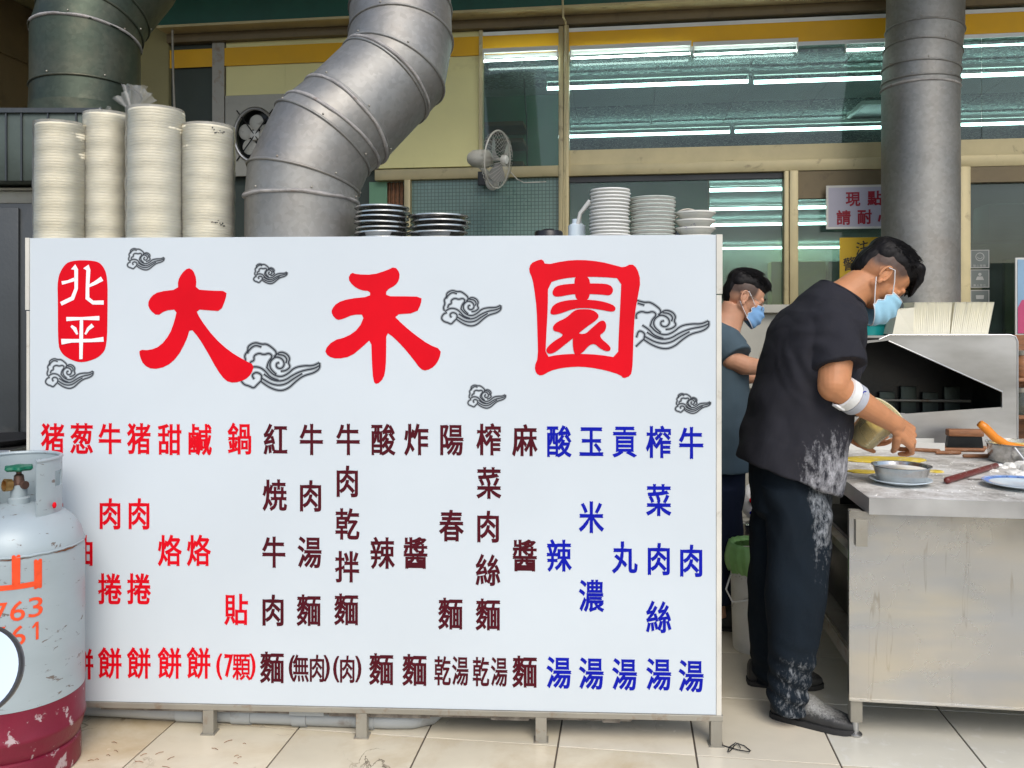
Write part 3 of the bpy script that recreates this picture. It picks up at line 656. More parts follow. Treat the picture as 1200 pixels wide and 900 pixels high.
YO = [(148,97),(160,125),(250,105),(330,100),(420,108),(500,128),(535,138),(572,118),(600,140),(617,200),(605,270),(590,350),(583,450),(580,560),(577,620),(570,655),(535,670),(520,652),(450,630),(370,615),(300,612),(230,620),(185,632),(140,658),(115,645),(108,610),(125,570),(122,450),(118,330),(108,250),(98,190),(80,150),(90,118),(120,103)]
YI = [(173,212),(240,190),(333,181),(440,183),(525,190),(520,300),(512,450),(508,570),(420,555),(312,550),(220,555),(160,568),(165,450),(172,330)]
YS = [[(303,176),(364,176),(377,215),(370,300),(305,300),(298,215)],
      [(193,248),(215,222),(300,213),(430,213),(472,220),(488,245),(472,273),(430,266),(300,262),(220,279),(196,272)],
      [(182,348),(200,312),(260,293),(350,290),(430,297),(498,320),(493,352),(440,342),(370,331),(300,332),(225,361),(188,364)],
      [(335,336),(385,338),(417,362),(412,385),(350,427),(300,470),(250,510),(200,549),(170,551),(161,527),(200,490),(250,462),(225,446),(198,441),(195,420),(215,398),(262,378),(300,340)],
      [(345,462),(385,425),(430,386),(453,402),(449,442),(412,466),(477,518),(467,541),(430,532),(385,492),(330,556),(293,556),(290,440)]]
def outline(name, loops, ox, oy, k, mat, it=1, d=-.0012):
    q = MB(); q.prism([chaikin(crop(l, ox, oy, k), it) for l in loops], d, 0.0, G); return q.build(name, mat, sgn)
outline('large_character', [DA], 0, 270, 2.7907, m_red); outline('large_character', [HE], 360, 280, 4.2857, m_red)
yo = outline('large_character', [YO, YI], 600, 280, 4.092, m_red)
q = MB()
for i, l in enumerate(YS): q.prism(chaikin(crop(l, 600, 280, 4.092), 2), -.0014-.0002*i, 0, G)
q.build('strokes', m_red, yo)
bd = [(230,98),(310,98),(335,112),(352,150),(352,260),(350,380),(330,410),(300,425),(262,433),(225,420),(200,400),(190,370),(190,240),(188,160),(205,120)]
badge = outline('name_badge', [bd], 0, 270, 2.7907, m_red, 2)
q = MB(); st = [([(203,172),(222,168),(244,160)], [12,9,12]), ([(240,119),(250,128),(250,190),(238,222),(200,240)], [22,13,12,14,13]), ([(282,118),(290,130),(287,190),(287,222),(305,236),(340,236)], [22,14,12,14,13,14]),
    ([(292,182),(312,172),(335,158)], [9,12,16]), ([(218,290),(270,288),(326,287)], [14,9,15]), ([(234,312),(246,322),(254,340)], [8,13,7]), ([(305,310),(290,322),(280,340)], [14,11,6]),
    ([(202,364),(235,361),(300,360),(340,356)], [19,12,11,16]), ([(268,285),(267,350),(266,421)], [11,13,11])]
for i, (pts, wd) in enumerate(st):
    pp = crop(pts, 0, 270, 2.7907); ribbon(q, pp, [x/2.7907*.00292 for x in wd], G, -.0016-.00015*i)
q.build('badge_lettering', m_letwhite, badge, norm=False)
CL = [[(686,362),(681,345),(690,325),(684,308),(698,290),(698,272),(725,258),(750,266),(768,264),(790,278),(808,296),(800,315)],
      [(703,348),(708,330),(722,327),(720,308),(740,298),(758,305),(780,298),(792,312),(776,330),(770,352)],
      [(797,312),(820,293),(845,300),(858,318),(851,335),(860,350),(842,364),(822,366)],
      [(806,378),(782,356),(781,330),(804,310),(830,320),(838,342),(824,358),(806,352),(806,336),(818,334)],
      [(700,370),(680,378),(670,400),(684,416),(704,421),(720,430),(735,414),(748,402)],
      [(688,366),(712,349),(742,350),(765,366),(782,388),(815,400)],
      [(722,396),(712,380),(730,368),(752,380),(748,402)],
      [(745,402),(780,427),(820,440),(852,430),(882,402),(910,382),(950,372),(972,355),(970,334)],
      [(768,350),(792,378),(822,388),(850,376),(875,352),(912,345),(945,346),(970,334)],
      [(758,376),(795,402),(836,402),(872,378),(908,363),(950,356),(972,344)],
      [(750,392),(795,418),(838,417),(874,392),(905,374)], [(696,300),(704,284),(726,268),(750,276)], [(812,304),(835,306),(848,322),(842,336)]]
for (x0, y0, x1, y1), w_ in (((149,291,193,317), .8), ((297,309,337,333), .9), ((53,420,110,456), .9), ((282,401,376,459), 1.25), ((517,340,588,383), 1.1), ((548,451,593,479), .9), ((728,352,832,410), 1.2), ((791,461,833,485), .9)):
    q = MB(); qg = MB()
    for i, l in enumerate(CL):
        pp = [onG(x0+(x-670)/(975-670)*(x1-x0), y0+(y-258)/(442-258)*(y1-y0)) for x, y in l]
        if (x0, x1) == (728, 832): pp = [p for p in pp if p[0] > onG(744, 380)[0]]
        if len(pp) > 1: ribbon(qg, chaikin(pp, 2, False), w_*.0029*3.2, G, -.0004-.00002*i)
        if len(pp) > 1: ribbon(q, chaikin(pp, 2, False), w_*.0029*1.3, G, -.0007-.00003*i)
    pc_ = q.build('printed_cloud', m_ink, sgn, norm=False); qg.build('cloud_shading', m_inkg, pc_, norm=False)
MENU = [(m_red, [('猪',62,514),('肉',62,602),('餅',62,778)]), (m_red, [('葱',96,514),('油',96,645),('餅',96,778)]), (m_red, [('牛',129,514),('肉',129,602),('捲',129,690),('餅',129,777)]),
 (m_red, [('猪',163,514),('肉',163,602),('捲',163,690),('餅',163,777)]), (m_red, [('甜',199,515),('烙',199,645),('餅',199,777)]), (m_red, [('鹹',234,515),('烙',233,645),('餅',233,777)]),
 (m_red, [('鍋',281,514),('貼',277,714),('(',257,781,6,30),('7',268,780,9,26),('顆',283,781,21,31),(')',296,781,6,30)]),
 (m_maroon, [('紅',323,515),('焼',322,580),('牛',321,647),('肉',320,715),('麵',319,782)]), (m_maroon, [('牛',365,515),('肉',364,581),('湯',363,647),('麵',362,715),('(',342,783,6,30),('無',352.5,783,19,31),('肉',371.5,783,19,31),(')',383,783,6,30)]),
 (m_maroon, [('牛',408,515),('肉',407,564),('乾',407,614),('拌',407,664),('麵',406,714),('(',394,784,6,30),('肉',407,784,19,31),(')',420,784,6,30)]),
 (m_maroon, [('酸',449,515),('辣',448,648),('麵',447,784)]), (m_maroon, [('炸',488,515),('醬',487,648),('麵',486,785)]), (m_maroon, [('陽',529,515),('春',529,616),('麵',528,719),('乾',518.5,786,19,33),('湯',539.5,786,19,33)]),
 (m_maroon, [('榨',573,515),('菜',573,566),('肉',572,617),('絲',572,668),('麵',572,720),('乾',563.5,787,19,33),('湯',585,787,19,33)]), (m_maroon, [('麻',615,516),('醬',615,651),('麵',615,787)]),
 (m_blue, [('酸',655,517),('辣',655,651),('湯',655,788)]), (m_blue, [('玉',693,517),('米',693,606),('濃',693,698),('湯',693,789)]), (m_blue, [('貢',732,517),('丸',732,653),('湯',732,790)]),
 (m_blue, [('榨',772,518),('菜',772,586),('肉',772,655),('絲',772,723),('湯',772,790)]), (m_blue, [('牛',810,519),('肉',810,657),('湯',810,792)])]
k_ = .0029
for mat, col in MENU:
    for e in col:
        q = MB()
        ch, x, y = e[:3]; s, z = onG(x, y)
        if len(e) == 3: put_char(q, ch, G, s, z, 29.5*k_, 39*k_, -.0009, .021)
        else:
            if ch in '()7': put_char(q, ch, G, s, z, e[3]*k_, e[4]*k_, -.0009, .022, False)
            else: put_char(q, ch, G, s, z, e[3]*k_*1.05, e[4]*k_*1.1, -.0009, .016)
        q.build('printed_character', mat, sgn, norm=False)

# shelf and counter behind the board
zS = 1.695
sh = thing('service_counter', G(1.2, .5, 0), 'steel service counter hidden behind the menu board, its top shelf carrying plates, its lower body added to block light', 'counter')
b_ = MB(); b_.box((.0, .055, zS-.03), (GW-.02, .62, zS), G, bv=.003); b_.build('top_shelf', m_ss, sh)
for s in (.05, 1.2, GW-.07):
    for t_ in (.1, .58): b_ = MB(); b_.box((s-.015, t_-.015, .86), (s+.015, t_+.015, zS-.0305), G); b_.build('leg', m_ss, sh)
b_ = MB(); b_.box((.02, .3, .16), (GW-.02, .9, .86), G); b_.build('cabinet', m_dgrey, sh)  # unseen solid body, added to block light below the board
for s in (.1, 1.2, GW-.1): b_ = MB(); b_.box((s-.02, .4, 0), (s+.02, .44, .1595), G); b_.build('foot', m_steelframe, sh)
ws = thing('wire_scrap', G(2.46, -.02, 0), 'small tangle of dark wire on the tiles beside the right board leg', 'wire')
q = MB(); c = tp0(862, 878); q.tube([c+Vector((.055*math.cos(a*.7)*(.3+a*.06), .03*math.sin(a*1.1), .004+.003*math.sin(a*2))) for a in range(14)], .0018, 6); q.build('wire', m_blackp, ws, smooth=True)
dl = thing('floor_litter', tp0(140, 880), 'dark twigs and dust scattered on the tiles beside the gas cylinder', 'litter')
q = MB()
for k in range(16):
    c = tp0(random.uniform(100, 290), random.uniform(868, 900), .003); a = random.uniform(-.6, .9); L = random.uniform(.01, .05)
    q.tube([c, c+Vector((math.cos(a)*L*.5, math.sin(a)*L*.5+.003, .001)), c+Vector((math.cos(a)*L, math.sin(a)*L, 0))], .0009, 5)
q.build('twig', m_wood, dl)['kind'] = 'stuff'
# pipes under the board
pp = thing('drain_pipe', G(.8, .12, .05), 'grey plastic drain pipe lying on the tiles under the menu board', 'pipe')
def gp_(px, py, t): 
    s, z = onG(px, py); return s, z
path = [G(-.4, .12, .050), G(.15, .10, .042), G(.6, .09, .034), G(1.26, .075, .031), G(1.34, .08, .031), G(1.40, .11, .031), G(1.43, .18, .031), G(1.43, .5, .031)]
b_ = MB(); b_.tube(path, .030, 20); b_.build('pipe', m_pvc, pp, smooth=True)
for s, l in ((.50, .10), (.70, .07), (.92, .05), (1.15, .06)):
    b_ = MB(); b_.tube([G(s, .09-(s-.6)*.03, .034-(s-.6)*.005), G(s+l, .09-(s+l-.6)*.03, .034-(s+l-.6)*.005)], .0335, 20); b_.build('coupling', m_pvc, pp, smooth=True)
rb = thing('weathered_batten', G(1, .2, .09), 'long weathered grey board under the menu board above the drain pipe', 'board')
b_ = MB(); b_.box((.25, .030, .064), (2.1, .052, .080), G); b_.build('batten', m_rust, rb)
for s, l in ((.92, .12), (1.06, .35), (1.62, .13), (2.0, .06)): b_ = MB(); b_.box((s, .026, .060), (s+l, .0295, .079), G); b_.build('patch', m_rust if s > 1 else m_pvc, rb)

# ------------------------------------------------------------------ ducts
def duct(name, pts, rad, label, mat, seams, sealed=(), n=48):
    pts = [Vector(p) for p in pts]; t = thing(name, pts[0], label, 'duct')
    ring = []
    d0 = (pts[1]-pts[0]).normalized(); x, y, _ = basis(d0); N = len(pts)
    rad = rad if isinstance(rad, list) else [rad]*N
    base = [(x*math.cos(2*PI*k/n)+y*math.sin(2*PI*k/n)) for k in range(n)]
    cur = base; dprev = d0
    for i in range(N):
        if i == 0: pl = d0
        elif i == N-1: pl = (pts[i]-pts[i-1]).normalized()
        else:
            a = (pts[i]-pts[i-1]).normalized(); b = (pts[i+1]-pts[i]).normalized(); pl = (a+b).normalized()
        dd = (pts[i]-pts[i-1]).normalized() if i else d0
        rot = dprev.rotation_difference(dd); cur = [rot @ c for c in cur]; dprev = dd
        ring.append([pts[i]+c*rad[i]-dd*((c*rad[i]).dot(pl)/dd.dot(pl)) for c in cur])
    for i in range(N-1):
        q = MB(); q.rings([[p.lerp(pts[i], -.0) for p in ring[i]], ring[i+1]], caps=False)
        q.build('duct_section', mat, t, smooth=True)
    for i in seams:
        q = MB(); q.tube([pts[i]+(p-pts[i])*1.006 for p in ring[i]], .0055, 8, closed=True); q.build('seam_bead', mat, t, smooth=True, sharp=0)
    sc_ = MB()
    for i in seams:
        dd = (pts[min(i+1, N-1)]-pts[i]).normalized()
        for k in range(0, n, 8):
            c = pts[i]+(ring[i][(k+i*3) % n]-pts[i])*1.004+dd*.014; sc_.ell(c, Vector((.004, 0, 0)), Vector((0, .004, 0)), Vector((0, 0, .004)), 8, 6)
    sc_.build('screw', m_steelframe, t)['kind'] = 'stuff'
    for i, off in sealed:
        q = MB(); dd = (pts[i+1]-pts[i]).normalized()
        path = [pts[i]+(p-pts[i])*1.004+dd*(off+.006*noise.noise(p*9)) for p in ring[i]]
        q.tube(path, [.006+.004*abs(noise.noise(p*14)) for p in path], 8, closed=True); q.build('sealant', m_seal, t, smooth=True, sharp=0)
    return t, ring
# main elbow duct
dp = [(353.5, 330, 3.15), (354, 234, 3.15), (356, 211, 3.155), (378, 164, 3.19), (407, 140, 3.23), (450, 97, 3.32), (462, 84, 3.34), (470, 46, 3.40), (469.5, 13, 3.44), (469, -180, 3.6)]
duct('exhaust_duct', [P(*p) for p in dp], [.2035]*len(dp), 'large segmented galvanised duct bending up to the right behind the board', m_duct, [1, 2, 3, 4, 5, 6, 7, 8], [(1, -.004), (3, .05), (5, .014), (4, -.01)])
q = thing('duct_box', P(353, 290, 3.15), 'steel hood box under the large bending duct, hidden behind the board', 'hood')
b_ = MB(); c_ = P(353, 330, 3.15); b_.box((c_.x-.25, c_.y-.16, .9), (c_.x+.25, c_.y+.22, c_.z-.001), ID); b_.build('box', m_ss, q)
dp = [(1078.5, 390, 4.5), (1078.5, 98, 4.5), (1079, 84, 4.5), (1081, 62, 4.51), (1083.5, 38, 4.52), (1087, -160, 4.54)]
duct('straight_duct', [P(*p) for p in dp], [.190]*len(dp), 'tall straight galvanised duct rising behind the bent cook', m_duct, [1, 2, 3, 4], [(1, -.03)])
dp = [(100, 150, 3.56), (100, 132, 3.56), (101, 108, 3.57), (101, 46, 3.58), (106, 30, 3.60), (118, 8, 3.66), (150, -30, 3.72), (200, -120, 3.8)]
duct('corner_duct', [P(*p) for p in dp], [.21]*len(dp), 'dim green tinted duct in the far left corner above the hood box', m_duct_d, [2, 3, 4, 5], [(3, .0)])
hb = thing('hood_box', P(40, 250, 3.5), 'dark sheet metal hood box under the corner duct', 'hood')
a = P(118, 129, 3.33); b = P(-90, 212, 3.33)
b_ = MB(); b_.box((b.x, 3.33, b.z), (a.x, 3.85, a.z), ID, bv=.004); b_.build('casing', m_hoodbox, hb, smooth=True)
b_ = MB(); b_.box((b.x, 3.318, a.z-.012), (a.x+.01, 3.86, a.z+.006), ID); b_.build('rim', m_dgrey, hb)
for px in (8, 26, 57, 90):
    x = P(px, 129, 3.33).x; b_ = MB(); b_.box((x-.003, 3.322, b.z), (x+.003, 3.3295, a.z-.013), ID); b_.build('seam', m_dgrey, hb)
fr = thing('tall_fridge', P(10, 500, 3.5), 'tall slate grey cabinet at the left edge behind the menu board', 'cabinet')
b_ = MB(); xr = P(70, 300, 3.4).x; xl = P(-130, 300, 3.4).x; zt_ = P(0, 238, 3.4).z; b_.box((xl, 3.4, .12), (xr, 4.0, zt_), ID, bv=.006); b_.build('body', m_dgrey, fr, smooth=True)
b_ = MB(); x = P(24, 300, 3.4).x; b_.box((xl+.02, 3.385, .65), (x, 3.3995, zt_-.02), ID, bv=.004); b_.build('door', m_dgrey, fr, smooth=True)
for x in (xl+.05, xr-.05): b_ = MB(); b_.box((x-.02, 3.45, 0), (x+.02, 3.5, .1195), ID); b_.build('foot', m_blackp, fr)
cb = thing('foam_box', P(0, 237, 3.45), 'cream foam box lying on the slate cabinet under the hood box', 'box')
b_ = MB(); b_.box((P(-60, 0, 3.43).x, 3.43, zt_+.001), (P(52, 0, 3.43).x, 3.8, zt_+.055), ID, bv=.015); b_.build('body', m_sill, cb, smooth=True)
b_ = MB(); b_.box((P(-60, 0, 3.43).x-.006, 3.424, zt_+.0555), (P(52, 0, 3.43).x+.006, 3.806, zt_+.066), ID, bv=.004); b_.build('lid', m_sill, cb, smooth=True)
ju = thing('wok_stand', P(5, 540, 3.1), 'grey steel stand with a black pan top behind the gas cylinder', 'stand')
z_ = P(0, 520, 3.1).z; b_ = MB(); b_.box((P(-120, 0, 3.1).x, 3.02, z_-.05), (P(27, 0, 3.1).x, 3.36, z_-.012), ID, bv=.004); b_.build('top', m_ss, ju)
b_ = MB(); b_.lathe([(.0, -.012), (.11, -.012), (.15, .012), (.152, .014), (.145, .012), (.10, -.004), (0, -.004)], (P(-10, 0, 3.15).x, 3.17, z_), n=32); b_.build('pan', m_blackp, ju, smooth=True)
for x in (P(-110, 0, 3.1).x, P(20, 0, 3.1).x):
    b_ = MB(); b_.box((x-.015, 3.04, 0), (x+.015, 3.07, z_-.0505), ID); b_.build('leg', m_steelframe, ju)

# ------------------------------------------------------------------ paper bowl stacks on the shelf
def bowlmesh():
    q = MB(); q.lathe([(.0, .001), (.96, .0002), (.988, .0002), (.998, .0014), (1.0, .005), (.998, .0088), (.988, .0100), (.96, .0100), (.0, .0096)], n=36)
    for v in q.v: v.x *= .088; v.y *= .088
    me = q.mesh('bowl', smooth=True, sharp=50); me.materials.append(m_bowl); return me
bme = bowlmesh()
stk = [(71.5, 147.5, 28.3, 3.10, 'shortest wrapped paper bowl stack at the far left of the shelf'), (127, 136, 26.2, 3.16, 'wrapped paper bowl stack second from the left on the shelf'),
       (182.5, 131, 31.3, 3.06, 'tallest paper bowl stack with a knotted plastic bag top'), (244, 150, 29, 3.10, 'paper bowl stack with black stamped marks beside the large duct')]
for si, (px, pt, rp, D, lab) in enumerate(stk):
    c = P(px, pt, D); base = Vector((c.x, c.y, zS)); r = rp*D/1000; hh = c.z-zS
    t = thing('paper_bowl_stack', base, lab, 'bowl stack', 'wrapped paper bowl stacks')
    n = int(hh/.0102); dz = (hh-.014)/(n-1)
    for k in range(n):
        o = bpy.data.objects.new('bowl', bme); C.objects.link(o); o.parent = t
        lean = (k/n)*.004*(-1)**si
        o.location = (random.uniform(-.0005, .0005)+lean, random.uniform(-.0005, .0005), k*dz); o.rotation_euler = (0, 0, random.uniform(0, 6)); o.scale = (r/.088,)*2+(1,)
    if si < 3 or True:
        q = MB(); prof = []
        for i in range(46):
            h = -.0+(hh+.004)*i/45; prof.append((r*1.042+.0008*math.sin(i*.9+si), h))
        prof += [(r*.8, hh+.008), (r*.3, hh+.010), (.004, hh+.012)]
        q.lathe(prof, base, n=40, wob=.003)
        for v in q.v: v += Vector((1, 1, 0))*.0015*noise.noise(v*18)
        q.build('plastic_wrap', m_film, t, smooth=True, sharp=0)
    if si == 3:
        q = MB()
        for (cy, hh_) in ((158, 7), (264, 7)):
            for j in range(9):
                a = math.radians(-50+j*3.3+random.random()); z = P(0, cy+random.uniform(-4, 4), D).z; rr = r*1.055
                cc = Vector((c.x+rr*math.sin(a+1.35), c.y-rr*math.cos(a+1.35), z)); tx = Vector((math.cos(a+1.35), math.sin(a+1.35), 0)); w1, h1 = random.uniform(.002, .005), random.uniform(.001, .0035)
                q.add([cc-tx*w1-Vector((0, 0, h1)), cc+tx*w1-Vector((0, 0, h1*.5)), cc+tx*w1*.7+Vector((0, 0, h1)), cc-tx*w1+Vector((0, 0, h1*.6))], [(0, 1, 2, 3)])
        q.build('stamp_print', m_blk, t)
    if si in (1, 2):   # gathered bag ends
        q = MB(); kx = P(157, 133, D) if si == 2 else P(124, 136, D)
        sc_ = 1 if si == 2 else .35
        for (ang, ln, wd) in (((-.45, 24, 13), (.10, 32, 15), (.75, 30, 15), (.45, 30, 13)) if si == 2 else ((-.9, 28, 14), (.9, 34, 14))):
            L = []; n_ = 9
            for i in range(n_):
                f = i/(n_-1); row = []
                for j in range(9):
                    g = (j/8-.5)*2; wv = wd*f*g*sc_; l = ln*f*sc_
                    x = kx.x+(math.sin(ang)*l+math.cos(ang)*wv)*.00306; z = kx.z+(math.cos(ang)*l-math.sin(ang)*wv)*.00306
                    row.append(Vector((x, kx.y-.02+.012*math.sin(g*7+ang*5)*f, z+.004*math.sin(g*9)*f)))
                L.append(row)
            q.rings(L, closed=False, caps=False)
        q.build('bag_knot', m_film, t, smooth=True, sharp=0, norm=False)

# ------------------------------------------------------------------ melamine and steel dishes, each its own thing
ORD = ['top', 'second', 'third', 'fourth', 'fifth', 'sixth', 'seventh', 'eighth', 'ninth', 'tenth', 'eleventh', 'twelfth', 'thirteenth', 'fourteenth', 'fifteenth']
def dish_stack(name, px, ptop, r, D, n, dz, prof, mat, what, where, cat, jit=.002, rim=None, tilt=0, hz=None, sizes=None):
    c = P(px, ptop, D); z0 = zS; proto = None; hh = c.z-zS
    dz = (hh-prof[-1][2])/max(1, n-1) if dz is None else dz
    for k in range(n-1, -1, -1):
        loc = (c.x+random.uniform(-jit, jit), c.y+random.uniform(-jit, jit), z0+k*dz); i = n-1-k
        lab = f'{ORD[i] if k else "bottom"} {what} in {where}'
        if i == 0: lab = f'top {what} in {where}'
        if proto is None:
            q = MB(); q.lathe([(a*r, b) for a, b, _ in prof], n=40); me = q.mesh(name, smooth=True, sharp=45)
            proto = thing(name, loc, lab, cat, where)
            link('body', me, mat, proto)
            q = MB(); q.lathe([(r*1.004, prof[4][1]-.0018), (r*1.008, prof[4][1]), (r*1.004, prof[4][1]+.0018), (r*.985, prof[4][1]+.0015)], n=40); link('rim', q.mesh('rim', smooth=True), rim or mat, proto)
            o = proto
        else: o = copy_tree(proto, loc, lab, where, random.random()*6)
        if tilt: o.rotation_euler = (random.uniform(-tilt, tilt), random.uniform(-tilt, tilt), random.random()*6)
        if sizes: o.scale = (sizes[k % len(sizes)],)*2+(1,)
bp = [(.0, .0, 0), (.55, .0, 0), (.62, .004, 0), (.86, .019, 0), (1.0, .027, 0), (1.0, .030, 0), (.97, .030, 0), (.80, .018, 0), (.5, .006, 0), (0, .006, .03)]
dish_stack('white_bowl', 714.5, 223, .0725, 3.10, 15, None, bp, m_plate, 'white bowl', 'the tallest white bowl stack', 'bowl', sizes=[1, 1.02, .99, 1.01])
dish_stack('patterned_plate', 765, 232.5, .083, 3.12, 12, None, bp, m_plate, 'green rimmed plate', 'the plate stack with green rims', 'plate', rim=m_plate2)
dish_stack('floral_bowl', 815, 249, .072, 3.10, 4, None, [(a, b*1.3, c*1.3) for a, b, c in bp], m_floral, 'floral cream bowl', 'the short stack at the right end', 'bowl')
sp = [(.0, .0, 0), (.7, .0, 0), (.82, .006, 0), (.93, .018, 0), (1.0, .020, 0), (1.0, .024, 0), (.95, .024, 0), (.85, .012, 0), (.6, .005, 0), (0, .005, .024)]
dish_stack('steel_dish', 448.5, 243.5, .096, 3.02, 7, None, sp, m_sdish, 'steel dish', 'the taller steel dish stack beside the duct', 'dish', jit=.004, tilt=.02)
dish_stack('steel_tray', 515, 253.5, .106, 3.02, 5, None, sp, m_sdish, 'steel tray', 'the lower steel tray stack', 'tray', jit=.006, tilt=.02)
t = thing('black_lid', P(643, 276, 3.0), 'small black round lid on the shelf near the window post', 'lid')
b_ = MB(); c = P(643, 271, 3.0); b_.lathe([(0, 0), (.05, 0), (.05, c.z-zS-.006), (.046, c.z-zS), (.025, c.z-zS+.002), (.02, c.z-zS+.007), (0, c.z-zS+.008)], (c.x, c.y, zS), n=28); b_.build('body', m_blackp, t, smooth=True)
t = thing('ladle', P(676, 276, 3.2), 'pale ladle and blue bottle leaning beside the bowl stack', 'ladle')
b_ = MB(); b_.tube([P(672, 290, 3.2), P(680, 250, 3.2), P(692, 236, 3.2)], [.01, .008, .012], 10); b_.build('handle', m_white, t, smooth=True)
b_ = MB(); b_.lathe([(0, 0), (.033, 0), (.033, .075), (.018, .085), (.018, .10), (0, .10)], P(676, 288, 3.22), n=20); b_.build('bottle', m_blueplate, t, smooth=True)
t = thing('wire_basket', P(808, 276, 3.3), 'round wire basket standing behind the floral bowls', 'basket')
b_ = MB(); c = P(806, 268, 3.3); b_.tube([c+Vector((.07*math.cos(a*PI/14), 0, .075*math.sin(a*PI/14))) for a in range(15)], .004, 8); b_.tube([c+Vector((.07*math.cos(a*PI/14), 0, .055*math.sin(a*PI/14))) for a in range(15)], .002, 8); b_.build('handle', m_steelframe, t, smooth=True)
b_ = MB(); b_.lathe([(.05, zS-c.z), (.07, 0), (.073, 0), (.053, zS-c.z), (.05, zS-c.z)], c, n=28); b_.build('basket', m_sdish, t, smooth=True)

# ------------------------------------------------------------------ wall fan and box fan
t = thing('wall_fan', P(575, 215, 4.6), 'grey wall fan with clear cage beside the cream panel', 'fan')
fc_ = P(583, 187, 4.8); ax = (Vector((.90, -.42, -.12))).normalized(); bx, by, _ = basis(ax); rc = .16
b_ = MB()
for k in range(34):
    a = 2*PI*k/34; dv = bx*math.cos(a)+by*math.sin(a)
    b_.tube([fc_+ax*.055+dv*.03, fc_+ax*.05+dv*.09, fc_+ax*.02+dv*(rc-.008), fc_+dv*rc, fc_-ax*.03+dv*(rc-.012), fc_-ax*.055+dv*.06], .0009, 4, caps=False)
b_.build('wire_cage', m_fan, t)
b_ = MB(); b_.tube([fc_+(bx*math.cos(2*PI*k/40)+by*math.sin(2*PI*k/40))*rc for k in range(40)], .0045, 8, closed=True); b_.build('cage_rim', m_fan, t, smooth=True)
b_ = MB(); b_.lathe([(.0, .062), (.022, .060), (.028, .05), (.026, .03)], fc_, ax, 20); b_.build('hub', m_white, t, smooth=True)
for k in range(3):
    a0 = 2*PI*k/3+.5; L = []
    for i in range(8):
        f = i/7; r_ = .02+f*.105; row = []
        for j in range(6):
            g = j/5-.5; a = a0+g*(.55+.75*math.sin(f*2.4)); row.append(fc_+(bx*math.cos(a)+by*math.sin(a))*r_+ax*(g*.035+.01))
        L.append(row)
    b_ = MB(); b_.rings(L, closed=False, caps=False); b_.build('blade', m_fanb, t, smooth=True, sharp=0)
b_ = MB(); mt = fc_-ax*.06; b_.lathe([(.0, -.125), (.03, -.12), (.047, -.095), (.052, -.05), (.05, 0), (.03, .02), (.008, .03), (.008, .09)], mt, ax, 24, caps=True); b_.build('motor', m_fan, t, smooth=True)
b_ = MB(); bs = P(577, 213, 5.0); b_.tube([mt-ax*.05-Vector((0, 0, .04)), mt-Vector((-.01, -.03, .09)), bs+Vector((0, -.04, .05)), bs+Vector((0, -.05, .01))], [.016, .015, .02, .024], 12); b_.build('arm', m_fan, t, smooth=True)
b_ = MB(); b_.ell(P(577, 214, 4.9), Vector((.04, 0, 0)), Vector((0, .03, 0)), Vector((0, 0, .045))); b_.build('base', m_white, t, smooth=True)
b_ = MB(); u_, z_ = onF(576, 213, V0); b_.box((u_-.075, V0-.06, z_-.03), (u_+.065, V0-.041, z_+.055), F, bv=.004); b_.build('mount_plate', m_blackp, t)
b_ = MB(); b_.tube([P(594, 197, 5.0), P(606, 210, 5.0), P(614, 214, 5.02), P(640, 213, 5.03)], .003, 6); b_.build('cord', m_fan, t, smooth=True)
t = thing('ventilation_fan', F(onF(297, 0, V0)[0], V0, 1.8), 'white square ventilation fan set in the panel left of the large duct', 'fan')
v_ = V0-.015; u0, z0_, u1, z1_ = R(264, 112.5, 334, 205, v_)
cu, cz = (u0+u1)/2, (z0_+z1_)/2; n = 40
b_ = MB(); b_.prism([[(u0, z0_), (u1, z0_), (u1, z1_), (u0, z1_)], [(cu+.135*math.cos(2*PI*k/n), cz+.17*math.sin(2*PI*k/n)) for k in range(n)]], v_, v_+.03, F); b_.build('frame', m_sill, t)
b_ = MB(); b_.tube([F(cu+.135*math.cos(2*PI*k/n), v_-.003, cz+.17*math.sin(2*PI*k/n)) for k in range(n)], .011, 8, closed=True); b_.build('ring', m_ss, t, smooth=True)
b_ = MB(); b_.prism([(cu+.134*math.cos(2*PI*k/n), cz+.169*math.sin(2*PI*k/n)) for k in range(n)], v_+.06, v_+.062, F); b_.build('shutter', m_black, t)
for k in range(5):
    a0 = 2*PI*k/5+.3; b_ = MB(); c2 = F(cu+.075*math.cos(a0), v_+.02, cz+.085*math.sin(a0)); b_.ell(c2, F(1, 0, 0)*.047, Vector((0, 0, .05)), F(0, 1, 0)*.006, 20, 6); b_.build('blade', m_fan, t, smooth=True)
b_ = MB(); b_.lathe([(0, -.03), (.03, -.025), (.035, 0), (0, .01)], F(cu, v_+.02, cz), F(0, 1, 0), 20); b_.build('hub', m_white, t, smooth=True)
for s_ in (-1, 1): b_ = MB(); b_.tube([F(cu-.12*s_, v_-.004, cz+.16), F(cu+.12*s_, v_-.006, cz-.16)], .004, 6); b_.build('stay', m_blackp, t)

